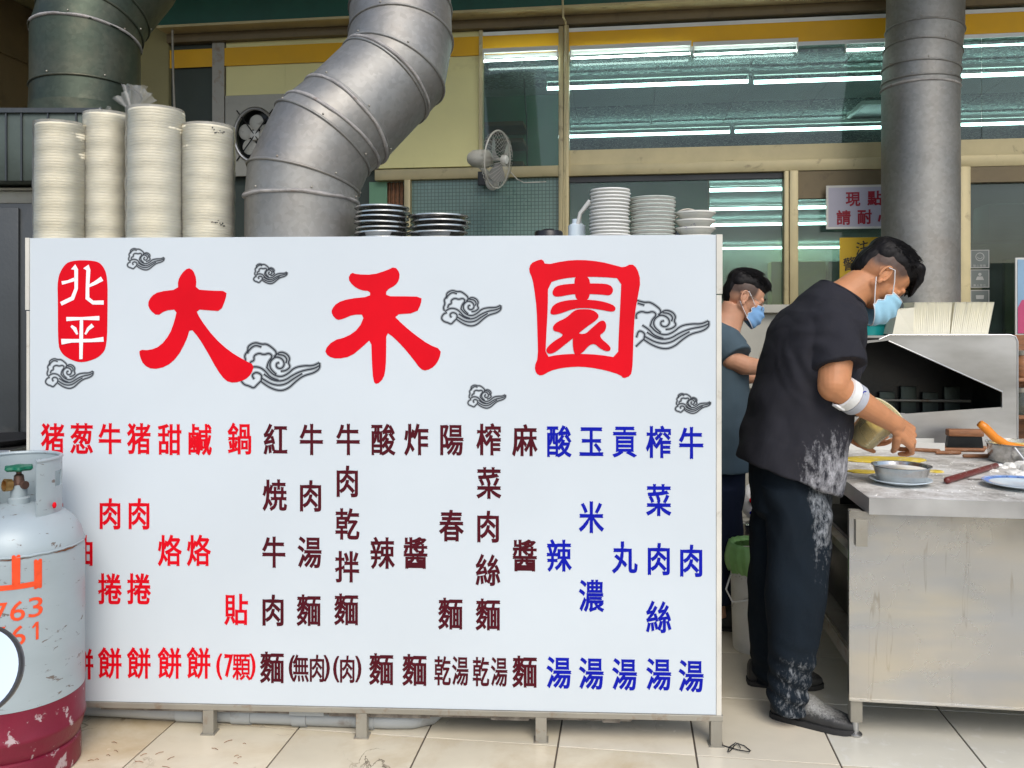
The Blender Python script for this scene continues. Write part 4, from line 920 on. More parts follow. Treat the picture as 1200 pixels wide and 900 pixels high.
# ------------------------------------------------------------------ gas cylinder
GC = P(20, 0, 2.74); GC.z = 0; gr = .196
gc = thing('gas_cylinder', GC, 'worn pale grey gas cylinder with crimson base and green valve at the left edge', 'gas cylinder')
b_ = MB(); b_.lathe([(0, .845), (.03, .842), (.07, .832), (.11, .822), (.14, .806), (.166, .782), (.184, .752), (.193, .72), (gr, .68), (gr, .246)], GC, n=64); b_.build('body', m_cyl, gc, smooth=True, sharp=0)
b_ = MB(); b_.lathe([(gr+.0004, .2455), (gr+.0006, .16), (.199, .155), (.199, .145), (gr, .14), (.189, .11), (.180, .088), (.174, .082)], GC, n=64); b_.build('base_shell', m_cylred, gc, smooth=True, sharp=0)
b_ = MB(); b_.lathe([(.174, .085), (.183, .078), (.185, .06), (.185, .004), (.18, 0), (.172, .004), (.172, .08)], GC, n=64); b_.build('foot_ring', m_cylred, gc, smooth=True)
b_ = MB(); pth = [GC+Vector((.1945*math.cos(a*PI/36), .1945*math.sin(a*PI/36), .712+.0012*math.sin(a*2.3))) for a in range(72)]
b_.tube(pth, [.0028+.0022*abs(noise.noise(p*23)) for p in pth], 6, closed=True); b_.build('weld_bead', m_cyl, gc, smooth=True, sharp=0)
b_ = MB(); pth = [GC+Vector((.1955*math.cos(a*PI/60), .1955*math.sin(a*PI/60), .7065+.001*math.sin(a*2.3))) for a in range(120)]
b_.tube(pth, [max(.0002, .0045*(noise.noise(p*16)+.15)) for p in pth], 5, closed=True); b_.build('rust_streak', m_rustline, gc, smooth=True, sharp=0)
def arcwall(mb, r0, r1, a0, a1, z0, z1, hole=None, n=60, top=None):
    for i in range(n):
        x0, x1 = a0+(a1-a0)*i/n, a0+(a1-a0)*(i+1)/n
        zs_ = [(z0, z1)]
        if hole and hole[0] <= (x0+x1)/2 <= hole[1]: zs_ = [(z0, hole[2]), (hole[3], z1)]
        for q0, q1 in zs_:
            pr = lambda a, r, z: GC+Vector((r*math.sin(math.radians(a)), -r*math.cos(math.radians(a)), z))
            mb.add([pr(a, r, z) for a in (x0, x1) for r in (r0, r1) for z in (q0, q1)], [(0, 1, 3, 2), (4, 6, 7, 5), (0, 4, 5, 1), (2, 3, 7, 6), (0, 2, 6, 4), (1, 5, 7, 3)])
b_ = MB(); arcwall(b_, .124, .129, 54, 330, .80, .985, (84, 106, .895, .945), 90)
b_.build('collar', m_cyl, gc); b_ = MB(); pth = [GC+Vector((.1265*math.sin(math.radians(a)), -.1265*math.cos(math.radians(a)), .985)) for a in range(54, 331, 4)]; b_.tube(pth, .006, 8); b_.build('collar_rim', m_cyl, gc, smooth=True)
b_ = MB(); b_.lathe([(.032, .83), (.032, .858), (.024, .862), (.024, .90), (.0, .905)], GC+Vector((.006, 0, 0)), n=24); b_.build('neck', m_cyl, gc, smooth=True)
b_ = MB(); vc = GC+Vector((.006, -.0, .90)); b_.lathe([(.017, -.03), (.019, 0), (.016, .012), (.014, .03), (.008, .035), (.008, .05)], vc, n=18); vo = Vector((-.55, -.8, .1)).normalized()
b_.lathe([(.012, 0), (.014, .025)], vc, vo, 18); b_.lathe([(.013, 0), (.013, .03)], vc, Vector((.8, -.3, 0)), 14, caps=True); b_.build('valve', m_valve, gc, smooth=True)
b_ = MB(); b_.lathe([(.014, .024), (.019, .025), (.020, .045), (.0145, .046), (.0135, .03), (.0, .029)], vc, vo, 24); b_.build('outlet', m_brass, gc, smooth=True)
b_ = MB(); hn = 48; b_.rings([[vc+Vector(((r+(.005*math.cos(k*6*2*PI/hn) if r > .02 else 0))*math.cos(2*PI*k/hn), (r+(.005*math.cos(k*6*2*PI/hn) if r > .02 else 0))*math.sin(2*PI*k/hn), h)) for k in range(hn)] for r, h in ((.004, .048), (.034, .046), (.040, .052), (.038, .060), (.02, .062), (.004, .064))]); b_.build('handwheel', m_valveg, gc, smooth=True)
b_ = MB(); b_.ell(GC+Vector((.136, -.03, .84)), Vector((.006, 0, 0)), Vector((0, .007, 0)), Vector((0, 0, .010))); b_.build('lug', m_red, gc, smooth=True)
def oncyl(mb_src, off=.0015):
    bm = bmesh.new(); vs = [bm.verts.new(p) for p in mb_src.v]
    for f in mb_src.f:
        try: bm.faces.new([vs[i] for i in f])
        except ValueError: pass
    for _ in range(2):
        ed = [e for e in bm.edges if e.calc_length() > .012]
        if ed: bmesh.ops.subdivide_edges(bm, edges=ed, cuts=1)
    bmesh.ops.triangulate(bm, faces=bm.faces[:]); bm.verts.index_update()
    out = MB(); out.add([GC+Vector(((gr+off)*math.sin(v.co.x/gr), -(gr+off)*math.cos(v.co.x/gr), v.co.z)) for v in bm.verts], [[v.index for v in f.verts] for f in bm.faces]); bm.free(); return out
def cyz(py): return 1.42-(py-378)/1000*(2.74-.17)
def cyx(px): return (math.asin(max(-1, min(1, (px-20)/80)))+.526)*gr
T2 = lambda a, d, z: Vector((a, d, z))
for ch, x, y, w_, h_ in (('山', 19, 672, 50, 40), ('7', 2, 716, 15, 23), ('6', 20.5, 716, 15, 23), ('3', 40, 715, 15, 23), ('7', 0, 744, 15, 23), ('6', 21, 745, 15, 23), ('1', 41, 744, 11, 21), ('金', -40, 672, 46, 40)):
    q = MB()
    if ch == '1':
        xa, za, e_ = cyx(x), cyz(y), .00257; q.prism([(xa-1*e_, za-10*e_), (xa+2*e_, za-10*e_), (xa+2*e_, za+11*e_), (xa-1*e_, za+11*e_), (xa-5*e_, za+6*e_), (xa-4*e_, za+4*e_), (xa-1*e_, za+7*e_)], 0, None, T2)
    else: put_char(q, ch, T2, cyx(x), cyz(y), w_*.00257, h_*.00257, 0, .045 if ch in '山金' else .006, False)
    oncyl(q).build('stencil_number' if ch in '7631' else 'painted_character', m_orange, gc, norm=False)
# ------------------------------------------------------------------ scooter with its mirror in the corner of view
mx = P(-29, 787, .9)
sco = thing('parked_scooter', (-.92, .7, 0), 'scooter of which only the round chrome rimmed mirror shows at the lower left corner', 'scooter')
mn = Vector((.10, -.93, .36)).normalized()
b_ = MB(); b_.lathe([(0, -.022), (.03, -.02), (.046, -.008), (.0475, .0), (.046, .003), (.0435, .002)], mx, mn, 48); b_.build('mirror_shell', m_scoot, sco, smooth=True)
b_ = MB(); b_.lathe([(0, .0012), (.0434, .0008)], mx, mn, 48); b_.build('mirror_glass', m_mirror, sco, smooth=True, sharp=0)
b_ = MB(); b_.tube([mx-mn*.018, mx+Vector((-.02, .02, -.06)), Vector((-.69, .92, .95)), Vector((-.69, .93, .87))], .005, 10); b_.build('mirror_stem', m_scoot, sco, smooth=True)
b_ = MB(); b_.tube([Vector((-1.22, .86, .86)), Vector((-1.1, .92, .88)), Vector((-.92, .98, .89)), Vector((-.76, .92, .87)), Vector((-.64, .86, .85))], .013, 12); b_.build('handlebar', m_scoot, sco, smooth=True)
for s_ in (-1, 1): b_ = MB(); b_.cap((-.92+s_*.28, .86, .85), (-.92+s_*.20, .90, .865), .018, .018); b_.build('grip', m_tyre, sco, smooth=True)
b_ = MB(); b_.lathe([(.15, -.04), (.21, -.045), (.235, 0), (.21, .045), (.15, .04)], (-.92, 1.28, .235), (1, 0, 0), 40); b_.build('tyre', m_tyre, sco, smooth=True)
b_ = MB(); b_.lathe([(.0, -.05), (.03, -.05), (.03, -.03), (.15, -.035), (.15, .035), (.03, .03), (.03, .05), (0, .05)], (-.92, 1.28, .235), (1, 0, 0), 30); b_.build('rim', m_ss, sco, smooth=True)
b_ = MB(); b_.lathe([(.15, -.045), (.21, -.05), (.235, 0), (.21, .05), (.15, .045)], (-.92, .1, .235), (1, 0, 0), 40); b_.build('tyre', m_tyre, sco, smooth=True)
b_ = MB(); b_.tube([Vector((-.92, 1.28, .24)), Vector((-.92, 1.1, .55)), Vector((-.92, .98, .89))], [.03, .035, .03], 12); b_.build('fork', m_scoot, sco, smooth=True)
b_ = MB()
b_.rings([[Vector((-.92+x*w_, y, z)) for x, z in ((-1, z0), (-1, (z0+z1)/2), (-.8, z1), (.8, z1), (1, (z0+z1)/2), (1, z0))] for y, w_, z0, z1 in ((-.25, .06, .5, .62), (-.1, .14, .38, .70), (.15, .17, .3, .73), (.4, .16, .28, .72), (.5, .14, .2, .42), (.85, .14, .2, .30), (1.0, .17, .25, .66))]); b_.build('body_shell', m_scoot, sco, smooth=True)
b_ = MB(); b_.rings([[Vector((-.92+x*w_, y, z)) for x, z in ((-1, z0), (-1, z1-.02), (-.8, z1), (.8, z1), (1, z1-.02), (1, z0))] for y, w_, z0, z1 in ((-.2, .10, .70, .76), (.05, .13, .72, .80), (.4, .12, .70, .77), (.46, .07, .7, .74))]); b_.build('seat', m_tyre, sco, smooth=True)
b_ = MB(); b_.ell((-.92, 1.0, .80), Vector((.13, 0, 0)), Vector((0, .08, 0)), Vector((0, 0, .10))); b_.build('headlamp_cowl', m_scoot, sco, smooth=True)

# ------------------------------------------------------------------ work table
sv0 = toF(P(1100, 513, 4.12))[1]
fl = toF(P(999, 868, 2.898)); tv = fl[1]; tu = fl[0]; zTT = .826
tb = thing('work_table', F(tu, tv, 0), 'stainless steel dough table dusted with flour, in front of the bent cook', 'table')
TV1 = sv0-.03; tuo = toF(P(1014, 580, 2.945))[0]
b_ = MB(); b_.box((tuo, tv-.0, zTT-.004), (tuo+1.7, TV1, zTT), F); b_.build('tabletop', m_worktop, tb)
b_ = MB(); b_.box((tuo-.003, tv-.004, zTT-.055), (tuo+1.7, tv-.0005, zTT+.0005), F); b_.box((tuo-.003, tv, zTT-.055), (tuo-.0005, TV1, zTT+.0005), F); b_.build('edge_lip', m_lip, tb)
b_ = MB(); b_.box((tuo+.002, tv+.03, zTT-.05), (tuo+1.68, TV1-.02, zTT-.0045), F); b_.build('underside', m_steelframe, tb)
b_ = MB(); n = 40; rows_ = []
for i in range(n+1):
    r_ = []
    for j in range(21):
        u = tu-.004+(1.72)*i/n; z = .135+(.776-.135)*j/20; dz = .0
        r_.append(F(u, tv+.018+.008*noise.noise(Vector((u*2.2, z*4.4, 0)))*math.sin(PI*j/20)+.003*math.sin(u*5)*sstep(.6, .77, z), z))
    rows_.append(r_)
b_.rings(rows_, closed=False, caps=False); b_.box((tu-.004, tv+.012, .129), (tu+1.716, tv+.026, .1345), F); b_.box((tu-.0075, tv+.012, .13), (tu-.0045, tv+.03, .776), F)
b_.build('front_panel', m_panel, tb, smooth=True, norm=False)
for uu, vv in ((tu+.02, tv+.045), (tu+.02, TV1-.08), (tu+1.66, tv+.045), (tu+1.66, TV1-.08)):
    b_ = MB(); b_.box((uu-.02, vv-.02, .05), (uu+.02, vv+.02, zTT-.051), F, bv=.003); l_ = b_.build('leg', m_steelframe, tb, smooth=True)
    b_ = MB(); b_.lathe([(.013, 0.012), (.013, .0495)], F(uu, vv, 0), n=14, caps=True); b_.lathe([(.022, 0), (.024, .006), (.014, .014)], F(uu, vv, 0), n=14, caps=True); b_.build('foot', m_ss, l_, smooth=True)
b_ = MB(); b_.box((tu+.03, tv+.06, .25), (tu+1.65, TV1-.1, .262), F); b_.box((tu-.002, tv+.03, .235), (tu+.0, TV1-.05, .285), F); b_.build('lower_shelf', m_steelframe, tb)
b_ = MB(); b_.box((tu+.0, tv+.07, .60), (tu+.035, TV1-.1, .63), F); b_.build('side_rail', m_steelframe, tb)
b_ = MB(); b_.box((tu+.012, tv+.002, .66), (tu+.05, tv+.011, .75), F); b_.build('corner_bracket', m_steelframe, tb)
b_ = MB(); b_.box((tu+.1, tv+.15, .2625), (tu+1.5, TV1-.2, .58), F, bv=.01); 
tbx = thing('flour_bin', F(tu+.5, tv+.4, .262), 'dark storage bin on the lower shelf under the dough table', 'box'); b_.build('body', m_black, tbx, smooth=True)

# ------------------------------------------------------------------ things on the table
def tp(px, py, z=zTT+.0005): D = (H-z)/((py-CY)/FPX); return P(px, py, D)
def blob(name, cpx, cpy, rx, ry, h, label, cat, mat, seed=0, n=40):
    c = tp(cpx, cpy); t = thing(name, c, label, cat); q = MB(); rs = []
    for f, hh in ((1.0, 0), (1.02, h*.4), (.95, h*.85), (.7, h), (.35, h*.98), (.02, h)):
        rs.append([c+Vector((rx*f*math.cos(2*PI*k/n)*(1+.22*noise.noise(Vector((math.cos(2*PI*k/n)*1.8, math.sin(2*PI*k/n)*1.8, seed)))), ry*f*math.sin(2*PI*k/n)*(1+.3*noise.noise(Vector((math.cos(2*PI*k/n)*1.8, math.sin(2*PI*k/n)*1.8, seed+5)))), hh*(1+.25*noise.noise(Vector((k*.4, f*4, seed)))))) for k in range(n)])
    q.rings(rs); q.build('sheet' if h < .02 else 'mound', mat, t, smooth=True, sharp=0); return t
blob('rolled_dough', 1036, 539.5, .18, .075, .008, 'long yellow sheet of rolled dough lying across the table', 'dough', m_dough, 3)
blob('dough_scrap', 1010, 553, .055, .04, .005, 'small yellow dough scrap beside the steel bowl', 'dough', m_dough, 9)
blob('dough_piece', 1096, 553, .03, .025, .006, 'yellow crumb of dough right of the steel bowl', 'dough', m_dough, 12)
fm = thing('flour_heap', tp(1185, 551), 'heap of loose flour at the right end of the table', 'flour')
q = MB()
for (x, y, r_, h_) in ((1174, 548, .022, .010), (1185, 547, .03, .018), (1200, 548, .04, .028), (1194, 555, .045, .012), (1215, 552, .06, .03), (1164, 552, .02, .007)):
    c = tp(x, y); q.ell(c, Vector((r_, 0, 0)), Vector((0, r_, 0)), Vector((0, 0, h_)), 24, 12)
put('mound', remesh(q, .003, 3, lambda p, n: .005*noise.noise(p*38)+.003*noise.noise(p*110)), m_flour, fm)
fd = thing('loose_flour', tp(1080, 560), 'scattered clumps of flour on the table top', 'flour')
q = MB()
for k in range(230):
    c = F(tuo+random.uniform(.02, .75), tv+random.uniform(.03, .9), zTT); s = random.uniform(.0012, .004)
    q.add([c+Vector((s, 0, 0)), c+Vector((-s*.4, s, 0)), c+Vector((-s*.7, -s*.8, 0)), c+Vector((0, 0, s*.9))], [(0, 1, 3), (1, 2, 3), (2, 0, 3)])
fdm = q.build('crumb', m_flour, fd); fdm['kind'] = 'stuff'
# steel bowl on a plate
def plate(name, px, py, r, label, mat, pat=None):
    c = tp(px, py); t = thing(name, c, label, 'plate')
    q = MB(); q.lathe([(.0, .001), (r*.5, .001), (r*.55, .004), (r*.85, .012), (r, .018), (r, .0205), (r*.96, .0205), (r*.8, .014), (r*.5, .007), (0, .006)], c, n=48); q.build('body', mat, t, smooth=True)
    q = MB(); q.lathe([(r*.99, .0213), (r*.86, .0172), (r*.82, .0158)], c, n=48); q.build('painted_rim', pat or mat, t, smooth=True); return c
c = plate('side_plate', 1055, 567, .108, 'pale blue plate under the steel mixing bowl', m_blueplate)
t = thing('mixing_bowl', c+Vector((.004, 0, .007)), 'stainless mixing bowl standing on a pale blue plate', 'bowl')
q = MB(); q.lathe([(0, 0), (.072, 0), (.082, .006), (.090, .03), (.097, .055), (.104, .060), (.104, .062), (.096, .060), (.088, .03), (.078, .008), (0, .005)], c+Vector((.004, 0, .008)), n=48); q.build('body', m_sdish, t, smooth=True)
q = MB(); q.lathe([(0, .048), (.093, .048)], c+Vector((.004, 0, .008)), n=40); q.build('flour_fill', m_flour, t, smooth=True)
plate('patterned_plate', 1198, 571, .13, 'white plate with blue pattern cut by the right edge', m_blueplate, m_bluepat)
# peeler with dark red handle
t = thing('rolling_pin', tp(1137, 557), 'short dark red rolling pin dusted with flour', 'rolling pin')
a, b = tp(1110, 567), tp(1167, 549); q = MB(); q.cap(a+Vector((0, 0, .013)), b+Vector((0, 0, .012)), .0125, .011, 20); q.build('roller', m_pin, t, smooth=True)
q = MB(); q.cap(b+Vector((.004, .004, .012)), b+Vector((.03, .014, .012)), .006, .005, 14); q.build('handle', m_letwhite, t, smooth=True)
t = thing('dough_knife', tp(1150, 563), 'thin steel spatula blade tucked under the red rolling pin', 'knife')
q = MB(); a, b = tp(1133, 561.5), tp(1160, 564); q.box((a.x, a.y, zTT+.001), (b.x, b.y+.02, zTT+.003)); q.build('blade', m_ss, t)
q = MB(); q.cap(b+Vector((.0, .01, .006)), b+Vector((.06, .0, .006)), .006, .008); q.build('handle', m_blackp, t, smooth=True)
# thin rolling sticks
st_ = [((1064, 529), (1100, 531)), ((1080, 526.5), (1130, 527)), ((1098, 533), (1124, 533)), ((1105, 529), (1152, 530)), ((1120, 527), (1154, 527.5)), ((1130, 537), (1158, 537))]
wh = ['leftmost thin brown rolling stick near the fist', 'long brown stick behind the others near the tray', 'short brown stick lying in front of the others', 'brown stick in front of the dough cutter', 'brown stick against the foot of the dough cutter', 'brown stick nearest the strainer pot']
for (p0, p1), lb in zip(st_, wh):
    a, b = tp(*p0), tp(*p1); t = thing('rolling_stick', a, lb, 'stick', 'thin rolling sticks on the table')
    q = MB(); q.cap(a+Vector((0, 0, .010)), b+Vector((0, 0, .010)), .008, .009, 12); q.build('stick', m_wood, t, smooth=True)
t = thing('white_tray', tp(1050, 530), 'low white tray along the back of the table under the steel hood', 'tray')
q = MB(); a = toF(tp(985, 527)); q.box((a[0]-.1, a[1]+.0, zTT+.001), (a[0]+.46, a[1]+.006, zTT+.040), F); q.box((a[0]-.1, a[1]+.006, zTT+.001), (a[0]+.46, a[1]+.14, zTT+.006), F); q.box((a[0]-.1, a[1]+.14, zTT+.001), (a[0]+.46, a[1]+.146, zTT+.042), F)
q.build('body', m_white, t)
t = thing('dough_cutter', tp(1132, 530), 'black dough cutter with a worn wooden handle grip standing on edge', 'cutter')
c = toF(tp(1132, 528)); q = MB(); q.prism([(c[0]-.085, zTT+.001), (c[0]+.078, zTT+.001), (c[0]+.07, zTT+.065), (c[0]-.075, zTT+.065)], c[1], c[1]+.03, F); q.build('blade', m_black, t)
q = MB(); q.box((c[0]-.078, c[1]-.008, zTT+.0655), (c[0]+.078, c[1]+.042, zTT+.098), F, bv=.006); q.build('grip', m_wood, t, smooth=True)
t = thing('strainer_pot', tp(1190, 540), 'round steel pot with wire handles behind the flour heap', 'pot')
c = tp(1196, 541); q = MB(); q.lathe([(0, 0), (.115, 0), (.122, .01), (.128, .075), (.134, .08), (.134, .083), (.124, .08), (.118, .012), (0, .006)], c, n=44); q.build('body', m_sdish, t, smooth=True)
q = MB(); q.tube([c+Vector((-.085, -.103, .075)), c+Vector((-.06, -.125, .03)), c+Vector((-.07, -.14, -.0+.004))], .003, 8); q.tube([c+Vector((-.045, -.125, .075)), c+Vector((-.065, -.145, .03)), c+Vector((-.08, -.15, .004))], .003, 8); q.build('handle', m_letwhite, t, smooth=True)
q = MB(); q.lathe([(0, .07), (.122, .066)], c, n=30); q.build('filling', m_sesame, t, smooth=True)
t = thing('orange_spoon', tp(1165, 520), 'orange plastic rice spoon resting in the steel pot', 'spoon')
D_ = c.y-.05; q = MB(); pts = [P(1148, 496, D_), P(1154, 501, D_), P(1166, 513, D_), P(1180, 521, D_), P(1200, 526, D_)]
xs_ = [.013, .017, .016, .011, .012]; rs = []
for i, p in enumerate(pts):
    d = (pts[min(i+1, 4)]-pts[max(i-1, 0)]).normalized(); nrm = Vector((0, 1, 0)).cross(d).normalized(); rs.append([p+nrm*(.006*math.sin(2*PI*k/16))+Vector((0, xs_[i]*math.cos(2*PI*k/16), 0))+nrm*xs_[i]*.75*math.sin(2*PI*k/16) for k in range(16)])
q.rings(rs); q.build('body', m_spoon, t, smooth=True, sharp=0)

# ------------------------------------------------------------------ steel griddle hood with triangular opening
sv_ = toF(P(1100, 513, 4.12))[1]
st = thing('griddle_station', F(1.7, sv_, 0), 'stainless griddle station with sloping hood and dark opening behind the table', 'stove')
def ph(x, y): return onF(x, y, sv_)
out = [ph(985, 540), ph(985, 401), ph(1030, 398), ph(1042, 392.5), ph(1184, 392.5), ph(1190, 394.5), ph(1192.5, 400), ph(1192.5, 540)]
hole = [ph(992, 405), ph(1041, 399), ph(1174, 459), ph(1174, 477), ph(1060, 485), ph(992, 489)]
q = MB(); q.prism([out, hole], sv_, sv_+.012, F); q.build('front_plate', m_ss, st)
q = MB(); o2 = [ph(1041, 399.4), ph(1174.4, 459.2), ph(1174.4, 478)]
q.tube([F(a, sv_-.002, z) for a, z in o2], .0035, 8); q.tube([F(a, sv_, z) for a, z in out[2:]], .004, 8); q.build('rolled_edge', m_lip, st, smooth=True)
u0, u1 = ph(985, 0)[0], ph(1192, 0)[0]; z1_ = ph(1100, 393)[1]; zb_ = ph(1100, 500)[1]
q = MB(); q.box((u0, sv_+.013, z1_-.012), (u1-.003, sv_+.52, z1_-.002), F); q.box((u1-.012, sv_+.0125, .1), (u1, sv_+.52, z1_-.0125), F); q.box((u0, sv_+.5, .1), (u1-.0125, sv_+.512, z1_-.0125), F); q.build('hood_shell', m_ss, st)
q = MB(); q.box((u0, sv_+.0125, .1), (u1-.0125, sv_+.495, zb_-.09), F); q.build('griddle_base', m_dgrey, st)
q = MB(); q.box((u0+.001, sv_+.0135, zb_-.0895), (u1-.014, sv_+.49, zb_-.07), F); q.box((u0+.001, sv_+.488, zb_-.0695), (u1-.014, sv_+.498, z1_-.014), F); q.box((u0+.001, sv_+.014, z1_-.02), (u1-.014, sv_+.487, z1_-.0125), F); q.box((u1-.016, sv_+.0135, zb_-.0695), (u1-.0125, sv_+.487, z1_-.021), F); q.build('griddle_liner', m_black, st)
q = MB(); q.box((u0, sv_-.004, ph(1050, 484)[1]-.003), (ph(1060, 0)[0], sv_-.0005, ph(1050, 484)[1]+.0), F); q.build('seam', m_lip, st)
q = MB(); q.box((ph(1062, 0)[0], sv_+.02, z1_-.0015), (ph(1098, 0)[0], sv_+.1, z1_+.004), F); q.build('burnt_grease', m_rustline, st)
q = MB(); zg = zb_-.0695; q.box((u0+.02, sv_+.05, zg), (u1-.05, sv_+.44, zg+.03), F, bv=.004); q.build('griddle_plate', m_dgrey, st, smooth=True)
q = MB(); q.tube([F(u0+.05, sv_+.40, zg+.16), F(u1-.06, sv_+.40, zg+.16)], .008, 10); q.build('rail', m_steelframe, st, smooth=True)
for k in range(4): q = MB(); q.box((u1-.50+k*.11, sv_+.455, zg+.05), (u1-.42+k*.11, sv_+.47, zg+.20+.03*(k % 2)), F, bv=.004); q.build('liner_panel', m_hoodbox, st, smooth=True)
vt = thing('ceiling_vent', F(*toF(P(1030, 130, 6.7))), 'dark square vent in the dining room ceiling just left of the tall duct', 'vent')
a = toF(P(1003, 128, 6.75)); q = MB(); q.box((a[0], a[1]-.25, ZC-.02), (a[0]+.6, a[1]+.3, ZC+.004), F); q.build('grille', m_black, vt)
q = MB(); q.box((a[0]-.03, a[1]-.28, ZC-.024), (a[0]+.63, a[1]-.251, ZC+.004), F); q.box((a[0]-.03, a[1]-.25, ZC-.024), (a[0]-.001, a[1]+.33, ZC+.004), F); q.build('frame', m_white, vt)
# paper box row on the hood
def boxrow(px0, px1, label, n, lean):
    v_ = sv_+.02; a = onF(px0, 391, v_)[0]; b = onF(px1, 391, v_)[0]; t = thing('paper_box_row', F(a, v_, z1_), label, 'paper boxes', 'rows of nested paper boxes on the hood')
    w_ = (b-a)/n; h = onF(0, 358, v_)[1]-z1_-.002; me = None
    q = MB(); q.rings([[Vector((x, y, z)) for x, y, z in ((0, 0, 0), (w_*.95, 0, 0), (w_*.95+lean*.25, 0, h*.93), (w_*.97+lean*.25, -.008, h), (lean*.25-.0005, -.008, h), (lean*.25, 0, h*.93))], [Vector((x, y, z)) for x, y, z in ((0, .16, 0), (w_*.95, .16, 0), (w_*.95+lean*.25, .16, h*.93), (w_*.97+lean*.25, .168, h), (lean*.25-.0005, .168, h), (lean*.25, .16, h*.93))]])
    me = q.mesh('paper_box'); me.materials.append(m_box)
    for k in range(n):
        o = bpy.data.objects.new('paper_box', me); C.objects.link(o); o.parent = t
        o.location = F(a+k*w_, v_, z1_+.0045+random.uniform(0, .001))-t.location; o.rotation_euler = (random.uniform(-.012, .012), random.uniform(-.015, .015)+.35*lean*(k/n-.5), -TH+random.uniform(-.006, .006))
    return t
boxrow(1070, 1113, 'left bundle of nested cream paper boxes on the steel hood', 20, .03)
boxrow(1114, 1158, 'right bundle of nested cream paper boxes fanning outward on the hood', 21, .09)
t = thing('folded_box', F(1.9, sv_+.12, z1_), 'single pale box end facing the street beside the bundles', 'paper box')
v_ = sv_+.03; q = MB(); q.rings([[F(*x) for x in ((onF(1046, 0, v_)[0], v_, z1_+.005), (onF(1069, 0, v_)[0], v_-.02, z1_+.005), (onF(1069.5, 0, v_)[0], v_-.02, z1_+.135), (onF(1052, 0, v_)[0], v_, z1_+.122))], [F(*x) for x in ((onF(1046, 0, v_)[0], v_+.15, z1_+.005), (onF(1069, 0, v_)[0], v_+.15, z1_+.005), (onF(1069.5, 0, v_)[0], v_+.15, z1_+.135), (onF(1052, 0, v_)[0], v_+.15, z1_+.122))]]); q.build('box_wall', m_box, t)
t = thing('teal_tub', F(1.5, sv_+.2, z1_), 'ribbed teal plastic tub behind the face mask of the bent cook', 'tub')
c = P(1018, 391, 4.4); c.z = z1_-.002; hh = P(0, 374, 4.4).z-c.z; q = MB(); q.lathe([(0, 0), (.088, 0), (.092, hh*.6), (.098, hh*.62), (.098, hh*.95), (.09, hh), (0, hh)], c, n=40); q.build('body', m_teal, t, smooth=True)
for k in range(3): q = MB(); q.lathe([(.0985, hh*(.66+k*.1)), (.101, hh*(.68+k*.1)), (.0985, hh*(.70+k*.1))], c, n=40); q.build('rib', m_teal, t, smooth=True)
# shelf and jars at the far right edge
t = thing('side_rack', F(2.5, sv_+.1, 0), 'dark wooden rack at the right edge beside the steel hood', 'rack')
a = onF(1193.5, 0, sv_+.02)[0]; q = MB(); q.box((a+.002, sv_+.2, .1), (a+.5, sv_+.24, z1_), F); q.build('back', m_wood, t)
for z in (.55, z1_-.22, z1_-.4): q = MB(); q.box((a+.002, sv_+.02, z), (a+.5, sv_+.199, z+.015), F); q.build('shelf', m_wood, t)
for k, (z, lb) in enumerate(((z1_-.2045, 'dark sauce bottle on the upper shelf at the right edge'), (z1_-.3845, 'glass jar on the middle shelf at the right edge'))):
    t = thing('sauce_jar', F(a+.05, sv_+.08, z), lb, 'jar'); q = MB(); q.lathe([(0, 0), (.036, 0), (.038, .01), (.038, .09), (.03, .10), (.03, .125), (0, .126)], F(a+.045, sv_+.08, z), n=24); q.build('body', m_wood if k == 0 else m_glass, t, smooth=True)
    q = MB(); q.lathe([(.032, .108), (.033, .112), (.033, .13), (0, .131)], F(a+.045, sv_+.08, z), n=24); q.build('lid', m_steelframe, t, smooth=True)

# ------------------------------------------------------------------ bucket, pot and sack behind the cook
bc = P(883, 0, 3.72); bc.z = 0
t = thing('white_bucket', bc, 'dirty white bucket lined with a green plastic bag behind the cook', 'bucket')
q = MB(); q.lathe([(0, .004), (.084, 0), (.088, .01), (.100, .40), (.104, .405), (.104, .42), (.098, .42), (.094, .40), (.08, .012), (0, .01)], bc, n=40); q.build('body', m_binw, t, smooth=True)
q = MB(); q.tube([bc+Vector((-.100, -.01, .33)), bc+Vector((-.13, -.04, .27)), bc+Vector((-.11, -.075, .225)), bc+Vector((-.05, -.095, .24)), bc+Vector((.03, -.1, .25))], .004, 8); q.build('handle', m_binw, t, smooth=True)
q = MB(); rs = []
for f in range(8):
    z = .34+.018*f; r_ = .108+.012*math.sin(f*.5); rs.append([bc+Vector(((r_+.006*math.sin(k*1.9+f*.4)*(1-.1*f))*math.cos(2*PI*k/60), (r_+.006*math.sin(k*1.9+f*.4))*math.sin(2*PI*k/60), z-(.02*noise.noise(Vector((k*.5, 0, 0))) if f == 0 else 0))) for k in range(60)])
rs.append([bc+(p-bc)*.0+Vector(((p-bc).x*.8, (p-bc).y*.8, .45)) for p in rs[-1]]); q.rings(rs, caps=False); q.build('bag_liner', m_bag, t, smooth=True, sharp=0)
t = thing('storage_rack', P(885, 700, 4.2), 'low rack against the wall behind the bucket', 'rack')
rk = P(862, 632, 4.15); q = MB(); q.box((rk.x, 4.08, rk.z-.02), (rk.x+.34, 4.36, rk.z)); q.build('shelf', m_steelframe, t)
for x in (.01, .32):
    for y in (4.10, 4.34): q = MB(); q.box((rk.x+x, y-.01, 0), (rk.x+x+.02, y+.01, rk.z-.0205)); q.build('leg', m_steelframe, t)
t = thing('steel_pot', (rk.x+.1, 4.2, rk.z), 'squat steel pot on the low rack behind the cook', 'pot')
